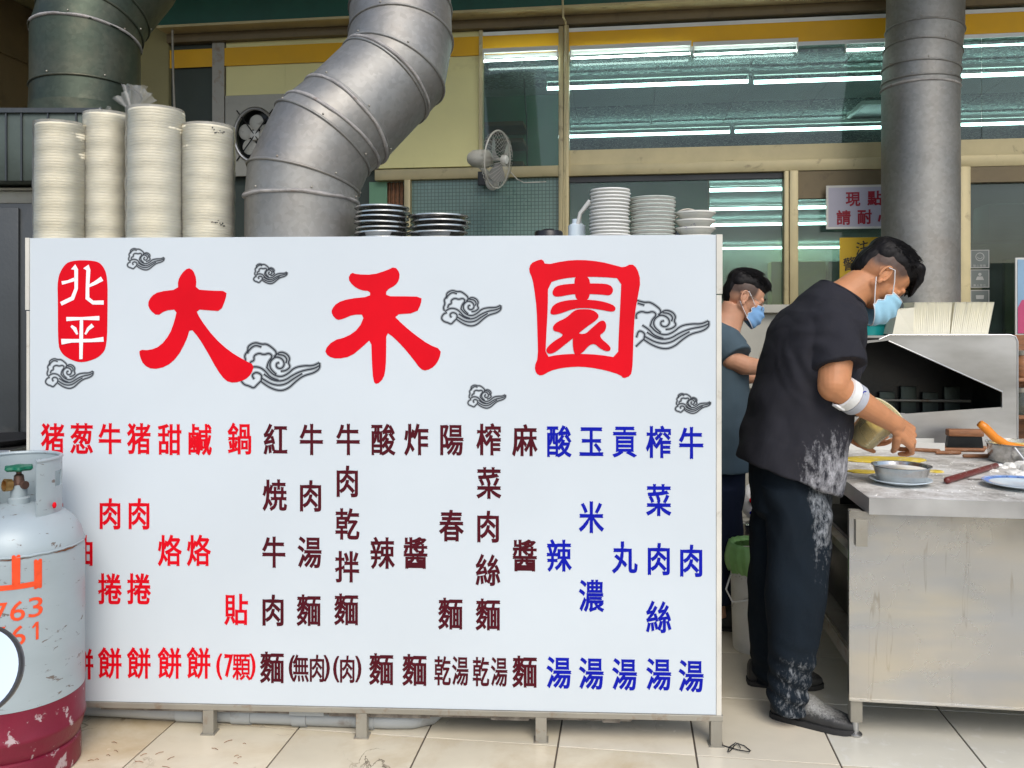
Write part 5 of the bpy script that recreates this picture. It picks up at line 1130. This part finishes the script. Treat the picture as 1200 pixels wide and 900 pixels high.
q = MB(); q.lathe([(0, 0), (.09, 0), (.094, .01), (.094, .07), (.099, .073), (.09, .08), (0, .085)], (rk.x+.12, 4.2, rk.z+.001), n=32); q.build('body', m_sdish, t, smooth=True)
t = thing('printed_sack', (rk.x+.1, 4.2, rk.z+.08), 'white printed sack with a red mark standing on the steel pot', 'sack')
q = MB(); q.ell((rk.x+.12, 4.2, rk.z+.175), Vector((.085, 0, 0)), Vector((0, .06, 0)), Vector((0, 0, .095))); put('body', remesh(q, .008, 3, lambda p, n: .006*noise.noise(p*20)), m_letwhite, t)
q = MB(); q.ell((rk.x+.10, 4.146, rk.z+.19), Vector((.035, 0, 0)), Vector((0, .012, 0)), Vector((0, 0, .022))); q.build('red_mark', m_red, t, smooth=True)
q = MB(); q.ell((rk.x+.11, 4.143, rk.z+.13), Vector((.045, 0, 0)), Vector((0, .012, 0)), Vector((0, 0, .014))); q.build('blue_mark', m_blue, t, smooth=True)

# ------------------------------------------------------------------ people
def hand(mb, W, d, n, s, curl, spread=.0, k=1.0, thumb=(.6, .35), tc=.5):
    """wrist W, forearm direction d, back-of-hand normal n, s towards the thumb side"""
    d = d.normalized(); n = (n-d*n.dot(d)).normalized(); s_ = d.cross(n); s = s_ if s_.dot(s) > 0 else -s_
    for o_, l in ((.028, .080), (.010, .088), (-.010, .085), (-.027, .076)):
        mb.cap(W+s*o_*.6*k, W+d*l*k+s*o_*k, .0165*k, .0125*k, 12)
    mb.ell(W+d*.045*k-n*.004*k, d*.048*k, s*.040*k, n*.016*k)
    tips = []
    for i, (o_, l, L, r) in enumerate(((.031, .086, (.040, .024, .019), .0090), (.011, .093, (.044, .028, .021), .0093), (-.010, .090, (.041, .026, .020), .0089), (-.029, .080, (.032, .020, .017), .0078))):
        p = W+(d*l+s*o_)*k; a = 0; c = curl[i]
        for j in range(3):
            a += c[j]; v = (d*math.cos(a)-n*math.sin(a)+s*spread*(1.5-i)*.3).normalized(); q = p+v*L[j]*k
            mb.cap(p, q, (r-.0006*j)*k, (r-.0006*(j+1))*k, 10); p = q
        tips.append(p)
    p = W+(d*.022+s*.030-n*.006)*k; v = (d*thumb[0]+s*(1-thumb[0])-n*thumb[1]).normalized()
    for j, (L, r) in enumerate(((.040, .0135), (.031, .0110), (.025, .0095))):
        q = p+v*L*k; mb.cap(p, q, r*k, (r-.0012)*k, 10); p = q; v = (v-s*tc*.6-n*tc*.4+d*.1).normalized()
    return tips
def head(mb, O, f, up, sd, k=1.0):
    """skull centre O, f forward, up, sd towards the camera side"""
    def p(a, b, c): return O+(f*a+sd*b+up*c)*k
    E = lambda c, x, y, z: mb.ell(c, f*x*k, sd*y*k, up*z*k, 24, 16)
    E(p(-.004, 0, .012), .096, .075, .090); E(p(-.03, 0, -.012), .066, .066, .07)
    E(p(.032, 0, -.035), .056, .060, .075); E(p(.052, 0, -.085), .034, .036, .034)
    mb.cap(p(.0, .052, -.07), p(.062, .018, -.098), .018, .018); mb.cap(p(.0, -.052, -.07), p(.062, -.018, -.098), .018, .018)
    mb.cap(p(.084, .03, -.002), p(.090, 0, -.004), .012, .012); mb.cap(p(.084, -.03, -.002), p(.090, 0, -.004), .012, .012)  # brow
    mb.cap(p(.088, 0, -.010), p(.108, 0, -.043), .009, .013); mb.cap(p(.094, .012, -.046), p(.094, -.012, -.046), .010, .010)
    for s_ in (-1, 1):
        E(p(.060, s_*.040, -.040), .022, .022, .022)
        mb.ell(p(.075, s_*.031, -.022), f*.013*k, sd*.016*k, up*.011*k, 16, 10)
        mb.ell(p(-.004, s_*.074, -.030), f*.010*k, sd*.005*k, up*.020*k)
def hairdo(par, O, f, up, sd, mat, k=1.0, seed=1, fringe=True):
    def p(a, b, c): return O+(f*a+sd*b+up*c)*k
    q = MB(); q.ell(p(-.008, 0, .046), f*.100*k, sd*.0725*k, up*.068*k, 36, 24)
    q.ell(p(.046, 0, .070), f*.060*k, sd*.052*k, up*.040*k, 24, 16); q.ell(p(-.060, 0, .004), f*.044*k, sd*.056*k, up*.088*k, 24, 16); q.ell(p(-.040, 0, .03), f*.06*k, sd*.0705*k, up*.05*k, 24, 16)
    if fringe:
        q.ell(p(.066, 0, .068), f*.042*k, sd*.046*k, up*.040*k, 24, 16); q.ell(p(.020, 0, .070), f*.085*k, sd*.066*k, up*.046*k, 24, 16)
        for b in range(-5, 6): q.cap(p(.060, b*.0085, .086), p(.100-.0025*abs(b), b*.0085, .066), .022*k, .014*k, 8); q.cap(p(.100-.0025*abs(b), b*.0085, .066), p(.124-.003*abs(b)+.003*(b*b % 3), b*.0078, .016-.006*(b*b % 4)), .014*k, .0018*k, 8)
    me = remesh(q, .0026, 9, lambda c, n: (.0015*noise.noise(c*40+Vector((seed, 0, 0)))+.0015*noise.noise(Vector((c.dot(f)*40, c.dot(sd)*190, c.dot(up)*40))))); put('hair', me, mat, par)
    rnd = random.Random(seed); s = MB()
    for i in range(2600):
        th = rnd.uniform(0, 2*PI); ph_ = rnd.uniform(.0, 1.0)
        z = 1-.95*ph_*rnd.random()**.5; r_ = math.sqrt(max(0, 1-z*z)); a, b = r_*math.cos(th), r_*math.sin(th)
        base = p(-.004+a*.102, b*.0695, .050+z*.066); nn = (f*a/.102+sd*b/.07+up*z/.066).normalized()
        dr = (f*.9+up*(.25 if a < .3 else -.55)+sd*b*.5+nn*.13+Vector((rnd.uniform(-.12, .12), rnd.uniform(-.12, .12), rnd.uniform(-.12, .12)))).normalized()
        if z < -.1: dr = (-up*.6+f*.2+nn*.12+Vector((rnd.uniform(-.2, .2),)*3)).normalized()
        L = rnd.uniform(.014, .034)*k*(1 if z > .25 else .35); x, y, _ = basis(dr); w_ = rnd.uniform(.0006, .0013)*k; m_ = base+dr*L*.5+nn*.001
        s.add([base+x*w_, base-x*w_*.5+y*w_, base-x*w_*.5-y*w_, m_+x*w_*.7, m_-x*w_*.4+y*w_*.6, m_-x*w_*.4-y*w_*.6, base+dr*L-nn*.003], [(0, 1, 4, 3), (1, 2, 5, 4), (2, 0, 3, 5), (3, 4, 6), (4, 5, 6), (5, 3, 6)])
    h_ = s.build('hair_strands', mat, par, norm=False); h_['kind'] = 'stuff'
def facemask(par, O, f, up, sd, mat, k=1.0):
    def p(a, b, c): return O+(f*a+sd*b+up*c)*k
    R_ = []; NA, NT = 36, 26
    for i in range(NT+1):
        t = i/NT; z = -.024-.118*t; row = []
        w0 = .0555-.004*t
        for j in range(NA+1):
            g = (j/NA-.5)*2; a_ = g*math.radians(82)
            zz_ = z+abs(g)**1.8*(-.014+.048*t)                     # pinched side edges
            fo = .132-.022*max(0, .35-t)*2.5-.10*max(0, t-.66)**1.3; xs0 = .050-.012*t
            x = xs0+(fo-xs0)*max(0, math.cos(a_*1.05))**.8; y = w0*math.sin(a_)*1.08
            pl = .0022*math.sin(t*PI*7)*(1-abs(g)**3)+.0030*noise.noise(Vector((g*3, t*3, 4)))+.004*abs(g)**2*math.sin(t*15)
            row.append(p(x+pl, y, zz_))
        R_.append(row)
    q = MB(); q.rings(R_, closed=False, caps=False); inner = [[v+(-f*.0015) for v in r] for r in R_]
    m_ = q.build('face_mask', mat, par, smooth=True, sharp=0, norm=False)
    md = m_.modifiers.new('s', 'SOLIDIFY'); md.thickness = .0015
    for nm_, ed_ in (('mask_edge', [r[NA] for r in R_]), ('mask_edge', [r[0] for r in R_]), ('mask_edge', R_[0]), ('mask_edge', R_[-1])):
        q = MB(); q.tube([v+f*.0005 for v in ed_], .0016*k, 6); q.build(nm_, m_strap, par, smooth=True, sharp=0)
    for s_, j in ((1, NA), (-1, 0)):
        q = MB(); e1, e2 = R_[1][j], R_[-2][j]
        q.tube([e1, e1.lerp(p(.006, s_*.083, .002), .5)+sd*s_*.003, p(.004, s_*.082, .002), p(-.014, s_*.084, -.008)], .0016*k, 6)
        q.tube([e2, e2.lerp(p(-.016, s_*.078, -.060), .5)+sd*s_*.003, p(-.016, s_*.078, -.055)], .0016*k, 6)
        q.build('ear_loop', m_strap, par, smooth=True)
def ears(par, O, f, up, sd, mat, k=1.0):
    def p(a, b, c): return O+(f*a+sd*b+up*c)*k
    for s_ in (-1, 1):
        q = MB(); q.tube([p(-.006+.0155*math.cos(a)-.003*math.sin(a), s_*(.084-.004*math.cos(a)), -.030+.029*math.sin(a)) for a in [x*.26-.75 for x in range(19)]], [.0042*k]*19, 8)
        q.tube([p(-.007+.0085*math.cos(a), s_*(.081-.002*math.cos(a)), -.026+.018*math.sin(a)) for a in [x*.26-.4 for x in range(13)]], .003*k, 8)
        q.ell(p(-.006, s_*.0775, -.032), f*.013*k, sd*.004*k, up*.025*k, 16, 10); q.ell(p(.002, s_*.081, -.058), f*.0075*k, sd*.005*k, up*.010*k, 14, 8); q.ell(p(.0095, s_*.080, -.036), f*.004*k, sd*.005*k, up*.007*k, 12, 8)
        me = remesh(q, .0014*k, 3); attr(me, 'stub', lambda c: 0); put('ear', me, mat, par)
def brows(par, O, f, up, sd, k=1.0):
    def p(a, b, c): return O+(f*a+sd*b+up*c)*k
    for s_ in (-1, 1):
        q = MB(); q.tube([p(.099, s_*.012, .004), p(.098, s_*.026, .010), p(.089, s_*.042, .006)], [.0025*k, .0035*k, .001*k], 8); q.build('eyebrow', m_hair, par, smooth=True)
        q = MB(); q.tube([p(.0905, s_*.018, -.026), p(.0905, s_*.030, -.030), p(.083, s_*.043, -.026)], [.001*k, .0018*k, .0008*k], 8); q.build('eyelash', m_hair, par, smooth=True)
def sect(c, a, l, n=40, e=2.3):
    """ring: centre c, fore-aft vector a, lateral vector l, superellipse"""
    r = []
    for k in range(n):
        t = 2*PI*k/n; x, y = math.cos(t), math.sin(t)
        r.append(c+a*(math.copysign(abs(x)**(2/e), x))+l*(math.copysign(abs(y)**(2/e), y)))
    return r
def px_m(v, D): return v*D/1000
def loft(mb, D0, rows, n=40, e=2.3):
    """rows: (px, py, D, fore-aft px half width, tilt px, lateral m)"""
    mb.rings([sect(P(x, y, D), Vector((px_m(h, D), 0, -px_m(tl, D))), Vector((0, l, 0)), n, e) for x, y, D, h, tl, l in rows])

# --- the cook at the table
D1 = 3.15
p1 = thing('person', P(925, 850, D1).xy.to_3d(), 'man in a flour dusted charcoal t-shirt and blue mask bending over the dough table', 'person')
O = P(1035, 319, D1); f = Vector((.62, -.05, -.78)).normalized(); up = Vector((.78, 0, .62)); up = (up-f*up.dot(f)).normalized(); sd = -(up.cross(f)).normalized()
if sd.y > 0: sd = -sd
b = MB(); head(b, O, f, up, sd, 1.07)
b.rings([sect(P(x, y, D1), Vector((px_m(h, D1)*math.cos(a), 0, -px_m(h, D1)*math.sin(a))), Vector((0, l, 0)), 28, 2) for x, y, h, a, l in ((975, 368, 33, .5, .12), (985, 352, 26, .6, .075), (998, 343, 22, .75, .062), (1012, 334, 22, .9, .060), (1024, 326, 20, .9, .058))])
loft(b, D1, [(921, 560, D1, 30, 8, .13), (930, 520, D1, 30, 6, .13), (945, 440, D1, 32, 6, .14), (960, 395, D1, 30, 6, .16), (970, 365, D1, 24, 6, .16), (982, 352, D1, 12, 4, .06)], 28)
# near arm
sh_, el, wr = P(975, 376, 3.00), P(977, 452, 2.92), P(1050, 498, 3.02)
b.cap(sh_, P(978, 425, 2.95), .055, .060, 20); b.cap(P(978, 425, 2.95), el+Vector((0, 0, .005)), .060, .053, 20); b.ell(P(972, 456, 2.92), Vector((.040, 0, -.01)), Vector((0, .04, 0)), Vector((0, 0, .042)))
b.cap(el, P(1000, 467, 2.94), .050, .049, 20); b.cap(P(1000, 467, 2.94), wr, .049, .031, 20)
hd = (P(1070, 514, 3.06)-wr).normalized()
C1 = [(.5, .8, .55), (.62, .85, .6), (.72, .9, .6), (.8, .9, .6)]
hand(b, wr, hd, Vector((-.12, -.85, .5)), Vector((0, .5, -.6)), C1, 0, 1.16, (.75, .55), .45)
# far arm and hand under the tub
b.cap(P(985, 378, 3.30), P(985, 455, 3.36), .055, .048, 18); lw = P(985, 512, 3.22); b.cap(P(985, 455, 3.36), lw, .046, .030, 18)
hand(b, lw, Vector((1.0, -.10, -.12)), Vector((.1, .12, -1)), Vector((0, -1, 0)), [(-.05, .35, .3), (-.02, .3, .3), (.0, .3, .3), (.1, .3, .3)], .4, 1.0, (.7, -.3), .1)
# legs inside the trousers
for rows_ in ([(938, 590, 3.05, 24, 0, .075), (935, 660, 3.04, 22, 0, .07), (930, 740, 3.02, 15, 0, .05), (925, 825, 3.02, 12, 0, .04), (925, 835, 3.02, 12, 0, .04)], [(906, 590, 3.22, 20, 0, .07), (902, 700, 3.27, 14, 0, .05), (901, 795, 3.34, 10, 0, .035)]): loft(b, D1, [(925, 550, D1, 30, 4, .12)]+rows_, 24)
me = remesh(b, .0030, 4)
def stub1(p):
    q = p-O; a, s_, c = q.dot(f), abs(q.dot(sd)), q.dot(up)
    if s_ < .02 and a > .0: return 0
    band = sstep(-.045, .035, c+.45*max(0, -a)+.010*noise.noise(p*60))*sstep(.060, .030, a-.3*max(0, c))*(1 if s_ > .0 else 0)
    ear = 1-sstep(.024, .034, math.hypot(a+.006, c+.03)) if s_ > .07 else 0
    return max(0, min(.93, band*1.05))*(1-ear)*(1 if q.length < .16 else 0)
attr(me, 'stub', stub1); put('body', me, m_skin, p1)
hairdo(p1, O, f, up, sd, m_hair, 1.07, 3); facemask(p1, O, f, up, sd, m_mask, 1.14); brows(p1, O, f, up, sd, 1.07); ears(p1, O, f, up, sd, m_skin, 1.07)
# shirt
b = MB()
loft(b, D1, [(922, 556, D1, 55, 20, .205), (923, 548, D1, 55.5, 19, .205), (928, 524, D1, 57, 15, .205), (935, 490, D1, 55, 10, .20), (942, 455, D1, 54, 6, .205), (948, 420, D1, 52, 5, .215), (957, 392, D1, 48, 6, .225), (964, 372, D1, 42, 8, .215), (974, 357, D1, 34, 11, .165), (983, 349, D1, 27, 14, .105), (987, 344, D1, 23, 15, .082)], 56, 2.5)
for (a, c, r0, r1) in ((P(972, 377, 3.01), P(984, 430, 2.935), .085, .088), (P(985, 380, 3.30), P(992, 432, 3.36), .078, .080)):
    ax = (c-a).normalized(); b.lathe([(.02, -.075), (.055, -.055), (r0, .0), (r1, (c-a).length*.6), (r1, (c-a).length)], a, ax, 36, caps=True)
    b.ell(a+Vector((-.01, .02, -.01)), Vector((.075, 0, .02)), Vector((0, .085, 0)), Vector((0, 0, .085)))
def fold1(p, n):
    d = p-P(1000, 380, D1)
    v = .010*math.sin((d.x*.9+d.z*.5)*46+3.5*noise.noise(p*5))*sstep(.0, .35, -d.z)*noise.noise(p*4+Vector((3, 1, 2)))*1.6
    v += .009*noise.noise(Vector((p.x*9+p.z*4, p.y*5, p.z*4)))+.006*noise.noise(Vector((p.x*22-p.z*14, p.y*12, p.z*9)))
    v += .005*abs(noise.noise(Vector((p.x*14+p.z*9, p.y*8, p.z*5+4))))
    el_ = P(965, 420, 2.95); r_ = (p-el_).length; v += .0028*math.sin(r_*120+5*noise.noise(p*7))*sstep(.22, .05, r_)
    return v
me = remesh(b, .0045, 3, fold1)
def fl1(p):
    x = 600+p.x/p.y*1000; y = 378+(H-p.z)/p.y*1000
    return max(0, min(1, sstep(450, 565, y)*sstep(905, 975, x+ (y-520)*.2)*1.15 + .35*sstep(400, 380, abs(y-400)*10+370)*sstep(985, 1000, x)))
attr(me, 'flour', fl1); put('t_shirt', me, m_shirt, p1)
q = MB(); rs = []; cc = P(986.5, 344.5, D1)
q.tube([v for v in sect(cc, Vector((px_m(23.5, D1), 0, -px_m(15, D1))), Vector((0, .084, 0)), 40, 2.2)], .006, 8, closed=True); q.build('collar', m_shirt, p1, smooth=True)
# trousers
b = MB()
loft(b, D1, [(924, 545, D1, 44, 6, .165), (926, 570, D1, 47, 4, .17), (926, 598, D1, 44, 2, .16), (926, 606, D1, 38, 0, .12)], 40)
loft(b, D1, [(930, 570, 3.08, 42, 3, .10), (936, 600, 3.06, 38, 0, .105), (936, 650, 3.04, 36, 0, .10), (933, 700, 3.02, 34, 0, .095), (930, 740, 3.01, 30, 0, .088), (926, 780, 3.01, 25, 0, .078), (925, 800, 3.01, 23, 0, .07), (923, 815, 3.01, 23, 2, .068), (922, 834, 3.02, 20, 3, .062)], 40)
loft(b, D1, [(916, 570, 3.21, 36, 3, .09), (908, 600, 3.22, 30, 0, .09), (904, 650, 3.24, 26, 0, .085), (901, 700, 3.27, 24, 0, .08), (900, 760, 3.30, 20, 0, .07), (901, 785, 3.33, 20, 0, .06), (902, 800, 3.34, 17, 0, .055)], 36)
def fold2(p, n):
    y = 378+(H-p.z)/p.y*1000; v = .010*noise.noise(Vector((p.x*12, p.y*7, p.z*3.2)))-.007*abs(noise.noise(Vector((p.x*13+p.z*5, p.y*7, p.z*5+9))))+.006*noise.noise(Vector((p.x*19, p.y*11, p.z*9)))
    v += .0045*math.sin((p.z*1.6+p.x*.6)*58+4*noise.noise(p*6))*sstep(735, 800, y)
    v += .003*math.sin((p.z-p.x*1.4)*50+3*noise.noise(p*5))*sstep(680, 590, y)*sstep(560, 600, y)
    return v
me = remesh(b, .0045, 4, fold2)
def fl2(p):
    x = 600+p.x/p.y*1000; y = 378+(H-p.z)/p.y*1000
    return max(0, min(1, sstep(925, 965, x)*sstep(690, 560, y)*.78+.55*sstep(940, 958, x)*sstep(740, 690, y)+.75*sstep(738, 785, y)*sstep(896, 915, x)))*(1 if p.y < 3.2 else .3)
attr(me, 'flour', fl2); put('trousers', me, m_trou, p1)
def shoe(par, heel, toe, mat, L, k=1.0):
    d = (toe-heel); d.z = 0; d.normalize(); s = Vector((-d.y, d.x, 0)); q = MB(); rs = []
    prof = [(0, .022, .018, .075), (.01, .033, .006, .092), (.05, .040, .003, .095), (.10, .043, .003, .108), (.14, .046, .003, .098), (.18, .049, .003, .072), (.22, .050, .004, .060), (.255, .043, .006, .052), (.28, .028, .012, .042), (.292, .010, .020, .032)]
    for x, w_, z0, h_ in prof:
        x = x*L/.292; zc_, hz_ = (z0+h_)/2, (h_-z0)/2
        rs.append([heel+d*x+s*w_*math.copysign(abs(math.cos(2*PI*i/28))**.8, math.cos(2*PI*i/28))+Vector((0, 0, zc_+hz_*math.copysign(abs(math.sin(2*PI*i/28))**.7, math.sin(2*PI*i/28)))) for i in range(28)])
    q.rings(rs); me = remesh(q, .004, 3, lambda p, n: .001*noise.noise(p*30)); attr(me, 'flour', lambda p: sstep(.03, .075, p.z)*sstep(.05, .15, (p-heel).dot(d))*.9)
    sh2 = put('shoe', me, mat, par); q = MB()
    q.rings([[heel+d*(x*L/.292)+s*(w_+.004)*c_+Vector((0, 0, z)) for c_, z in ((1, .001), (1.02, .014), (1, .019), (-1, .019), (-1.02, .014), (-1, .001))] for x, w_ in [(-.003, .018)]+[(a, b__) for a, b__, _, _ in prof[1:-1]]+[(.294, .012)]]); q.build('sole', m_rubberd, sh2, smooth=True)
hl, to_ = P(904, 838, 3.09), P(993, 857, 2.965); hl.z = to_.z = 0; shoe(p1, hl, to_, m_shoe, .292)
hl, to_ = P(876, 800, 3.365), P(958, 800, 3.33); hl.z = to_.z = 0; shoe(p1, hl, to_, m_shoe, .285)
# elbow brace
q = MB(); ax = (wr-el).normalized(); e0 = P(984, 457, 2.925)
q.lathe([(.050, .0), (.0575, .002), (.0580, .034), (.052, .037)], e0+ax*.012, ax, 40); br = q.build('elbow_brace', m_brace, p1, smooth=True)
q = MB(); q.lathe([(.049, .0), (.0570, .002), (.0565, .030), (.048, .032)], e0+ax*.050, ax, 40); q.build('brace_band', m_brace2, br, smooth=True)
q = MB(); q.box((-.012, -.02, -.004), (.012, .02, .004), ID, bv=.003); 
tt = MB(); M_ = ax.to_track_quat('Y', 'Z').to_matrix(); dn = Vector((-.55, -.35, -.75)).normalized(); tt.add([e0+ax*.03+dn*.0595+M_ @ v*1.0 for v in q.v], q.f); tt.build('buckle', m_strap, br, smooth=True)
q = MB(); cc = e0+ax*.070+Vector((.30, -.86, .42)).normalized()*.0585; q.tube([cc+Vector((.006*math.cos(a), -.001, .006*math.sin(a))) for a in [x*.5+.8 for x in range(9)]], .0016, 6); q.build('brace_mark', m_blue, br, smooth=True)
# tub he holds
tubo = thing('filling_tub', P(1020, 510, 3.2), 'translucent tub of yellow filling tilted in the hands of the bent cook', 'tub')
tA, tB = P(1008, 515, 3.17), P(1040, 474, 3.24); ax = Vector((.070, -.080, .112)).normalized(); Lh = .150
q = MB(); q.lathe([(0, 0), (.045, .0), (.054, .010), (.062, Lh-.01), (.068, Lh-.004), (.068, Lh+.002), (.062, Lh+.002), (.058, Lh-.008), (.050, .010), (0, .004)], tA, ax, 44); q.build('body', m_tubp, tubo, smooth=True)
q = MB(); q.tube([tA+ax*(Lh-.001)+(basis(ax)[0]*math.cos(2*PI*k/40)+basis(ax)[1]*math.sin(2*PI*k/40))*.069 for k in range(40)], .0042, 8, closed=True); q.build('rim', m_tubp2, tubo, smooth=True)
q = MB(); q.lathe([(0, .006), (.0485, .008), (.0530, .085), (0, .088)], tA, ax, 36); q.build('filling', m_sesame, tubo, smooth=True)

# --- the younger cook behind
D2 = 3.98
p2 = thing('person', P(862, 735, D2).xy.to_3d(), 'young man with glasses, blue mask and slate t-shirt half hidden by the board', 'person')
O2 = P(872.5, 343, D2); f2 = Vector((.89, -.06, -.44)).normalized(); u2 = Vector((.44, 0, .89)); u2 = (u2-f2*u2.dot(f2)).normalized(); s2 = up.cross(f).normalized(); s2 = -(u2.cross(f2)).normalized()
if s2.y > 0: s2 = -s2
b = MB(); head(b, O2, f2, u2, s2, .97)
b.rings([sect(P(x, y, D2), Vector((px_m(h, D2), 0, -px_m(t_, D2))), Vector((0, l, 0)), 28, 2) for x, y, h, t_, l in ((846, 396, 22, 6, .11), (851, 382, 16, 7, .062), (857, 370, 14, 6, .056), (862, 358, 14, 6, .055))])
loft(b, D2, [(838, 550, D2, 24, 0, .12), (838, 480, D2, 23, 0, .12), (840, 420, D2, 25, 2, .15), (843, 398, D2, 20, 2, .15), (846, 388, D2, 8, 2, .05)], 24)
b.cap(P(848, 402, 3.84), P(856, 421, 3.80), .052, .048, 18); b.cap(P(856, 421, 3.80), P(872, 428, 3.80), .046, .044, 16); b.cap(P(872, 428, 3.80), P(905, 432, 3.86), .044, .029, 16)
hand(b, P(905, 432, 3.86), Vector((1, .1, -.25)), Vector((0, -.3, 1)), Vector((0, 1, 0)), [(.4, .5, .3)]*4, .2, 1.0)
b.cap(P(846, 402, 4.1), P(856, 440, 4.16), .05, .045, 16); b.cap(P(856, 440, 4.16), P(898, 442, 4.1), .043, .03, 16)
hand(b, P(898, 442, 4.1), Vector((1, -.1, -.25)), Vector((0, .3, 1)), Vector((0, -1, 0)), [(.4, .5, .3)]*4, .2, 1.0)
for x, D in ((836, 3.92), (840, 4.08)): loft(b, D2, [(838, 545, D2, 24, 0, .12), (x+2, 600, D, 17, 0, .075), (x+4, 660, D, 12, 0, .05), (x+4, 705, D, 9, 0, .035), (x+6, 722, D, 9, 0, .035)], 20)
me = remesh(b, .0036, 4)
def stub2(p):
    q = p-O2; a, s_, c = q.dot(f2), abs(q.dot(s2)), q.dot(u2)
    ear = 1-sstep(.024, .034, math.hypot(a+.006, c+.03)) if s_ > .066 else 0
    return max(0, min(.92, 1.1*sstep(-.045, .010, c+.25*max(0, -a))*sstep(.055, .03, a)))*(1-ear)*(1 if q.length < .16 else 0)
attr(me, 'stub', stub2); put('body', me, m_skin2, p2)
hairdo(p2, O2, f2, u2, s2, m_hair, .97, 8, False); facemask(p2, O2, f2, u2, s2, m_mask2, .97); brows(p2, O2, f2, u2, s2, .97); ears(p2, O2, f2, u2, s2, m_skin2, .97)
def pp2(a, b_, c): return O2+(f2*a+s2*b_+u2*c)*.97
q = MB()
for s_ in (-1, 1):
    q.tube([pp2(.106-.010*abs(math.cos(a)), s_*(.033+.023*math.cos(a)), -.030+.017*math.sin(a)) for a in [x*PI/10 for x in range(20)]], .0014, 6, closed=True)
    q.tube([pp2(.094, s_*.056, -.022), pp2(.05, s_*.077, -.016), pp2(.0, s_*.083, -.012)], .0013, 6)
q.tube([pp2(.108, -.010, -.028), pp2(.112, 0, -.024), pp2(.108, .010, -.028)], .0013, 6); q.build('glasses', m_steelframe, p2, smooth=True)
b = MB(); loft(b, D2, [(840, 548, D2, 38, 0, .19), (840, 500, D2, 36, 0, .19), (840, 450, D2, 34, 0, .19), (840, 415, D2, 33, 2, .20), (843, 396, D2, 28, 4, .20), (847, 386, D2, 20, 6, .12), (850, 381, D2, 16, 7, .075)], 44)
for (a, c, r_) in ((P(846, 398, 3.86), P(862, 420, 3.80), .078), (P(846, 398, 4.1), P(860, 424, 4.15), .075)):
    ax = (c-a).normalized(); b.lathe([(.02, -.07), (.055, -.05), (r_, 0), (r_, (c-a).length*.5), (r_*1.04, (c-a).length)], a, ax, 32, caps=True)
put('t_shirt', remesh(b, .006, 4, lambda p, n: .007*noise.noise(Vector((p.x*9, p.y*6, p.z*5)))+.003*noise.noise(p*17)), m_shirt2, p2)
b = MB(); loft(b, D2, [(840, 535, D2, 32, 0, .165), (840, 575, D2, 31, 0, .16), (841, 595, D2, 27, 0, .12)], 36)
for x, D in ((838, 3.90), (842, 4.07)): loft(b, D2, [(841, 570, D, 27, 0, .09), (x+4, 620, D, 25, 0, .085), (x+5, 670, D, 20, 0, .07), (x+5, 700, D, 16, 0, .06), (x+5, 706, D, 14, 0, .055)], 32)
put('jeans', remesh(b, .006, 3, lambda p, n: .006*noise.noise(Vector((p.x*11, p.y*8, p.z*5)))), m_jean, p2)
for x, y in ((834, 736), (840, 724)):
    hl = P(x, y, 1420/(y-378)); hl.z = 0; shoe(p2, hl, hl+Vector((.27, -.02, 0)), m_shoe, .27)
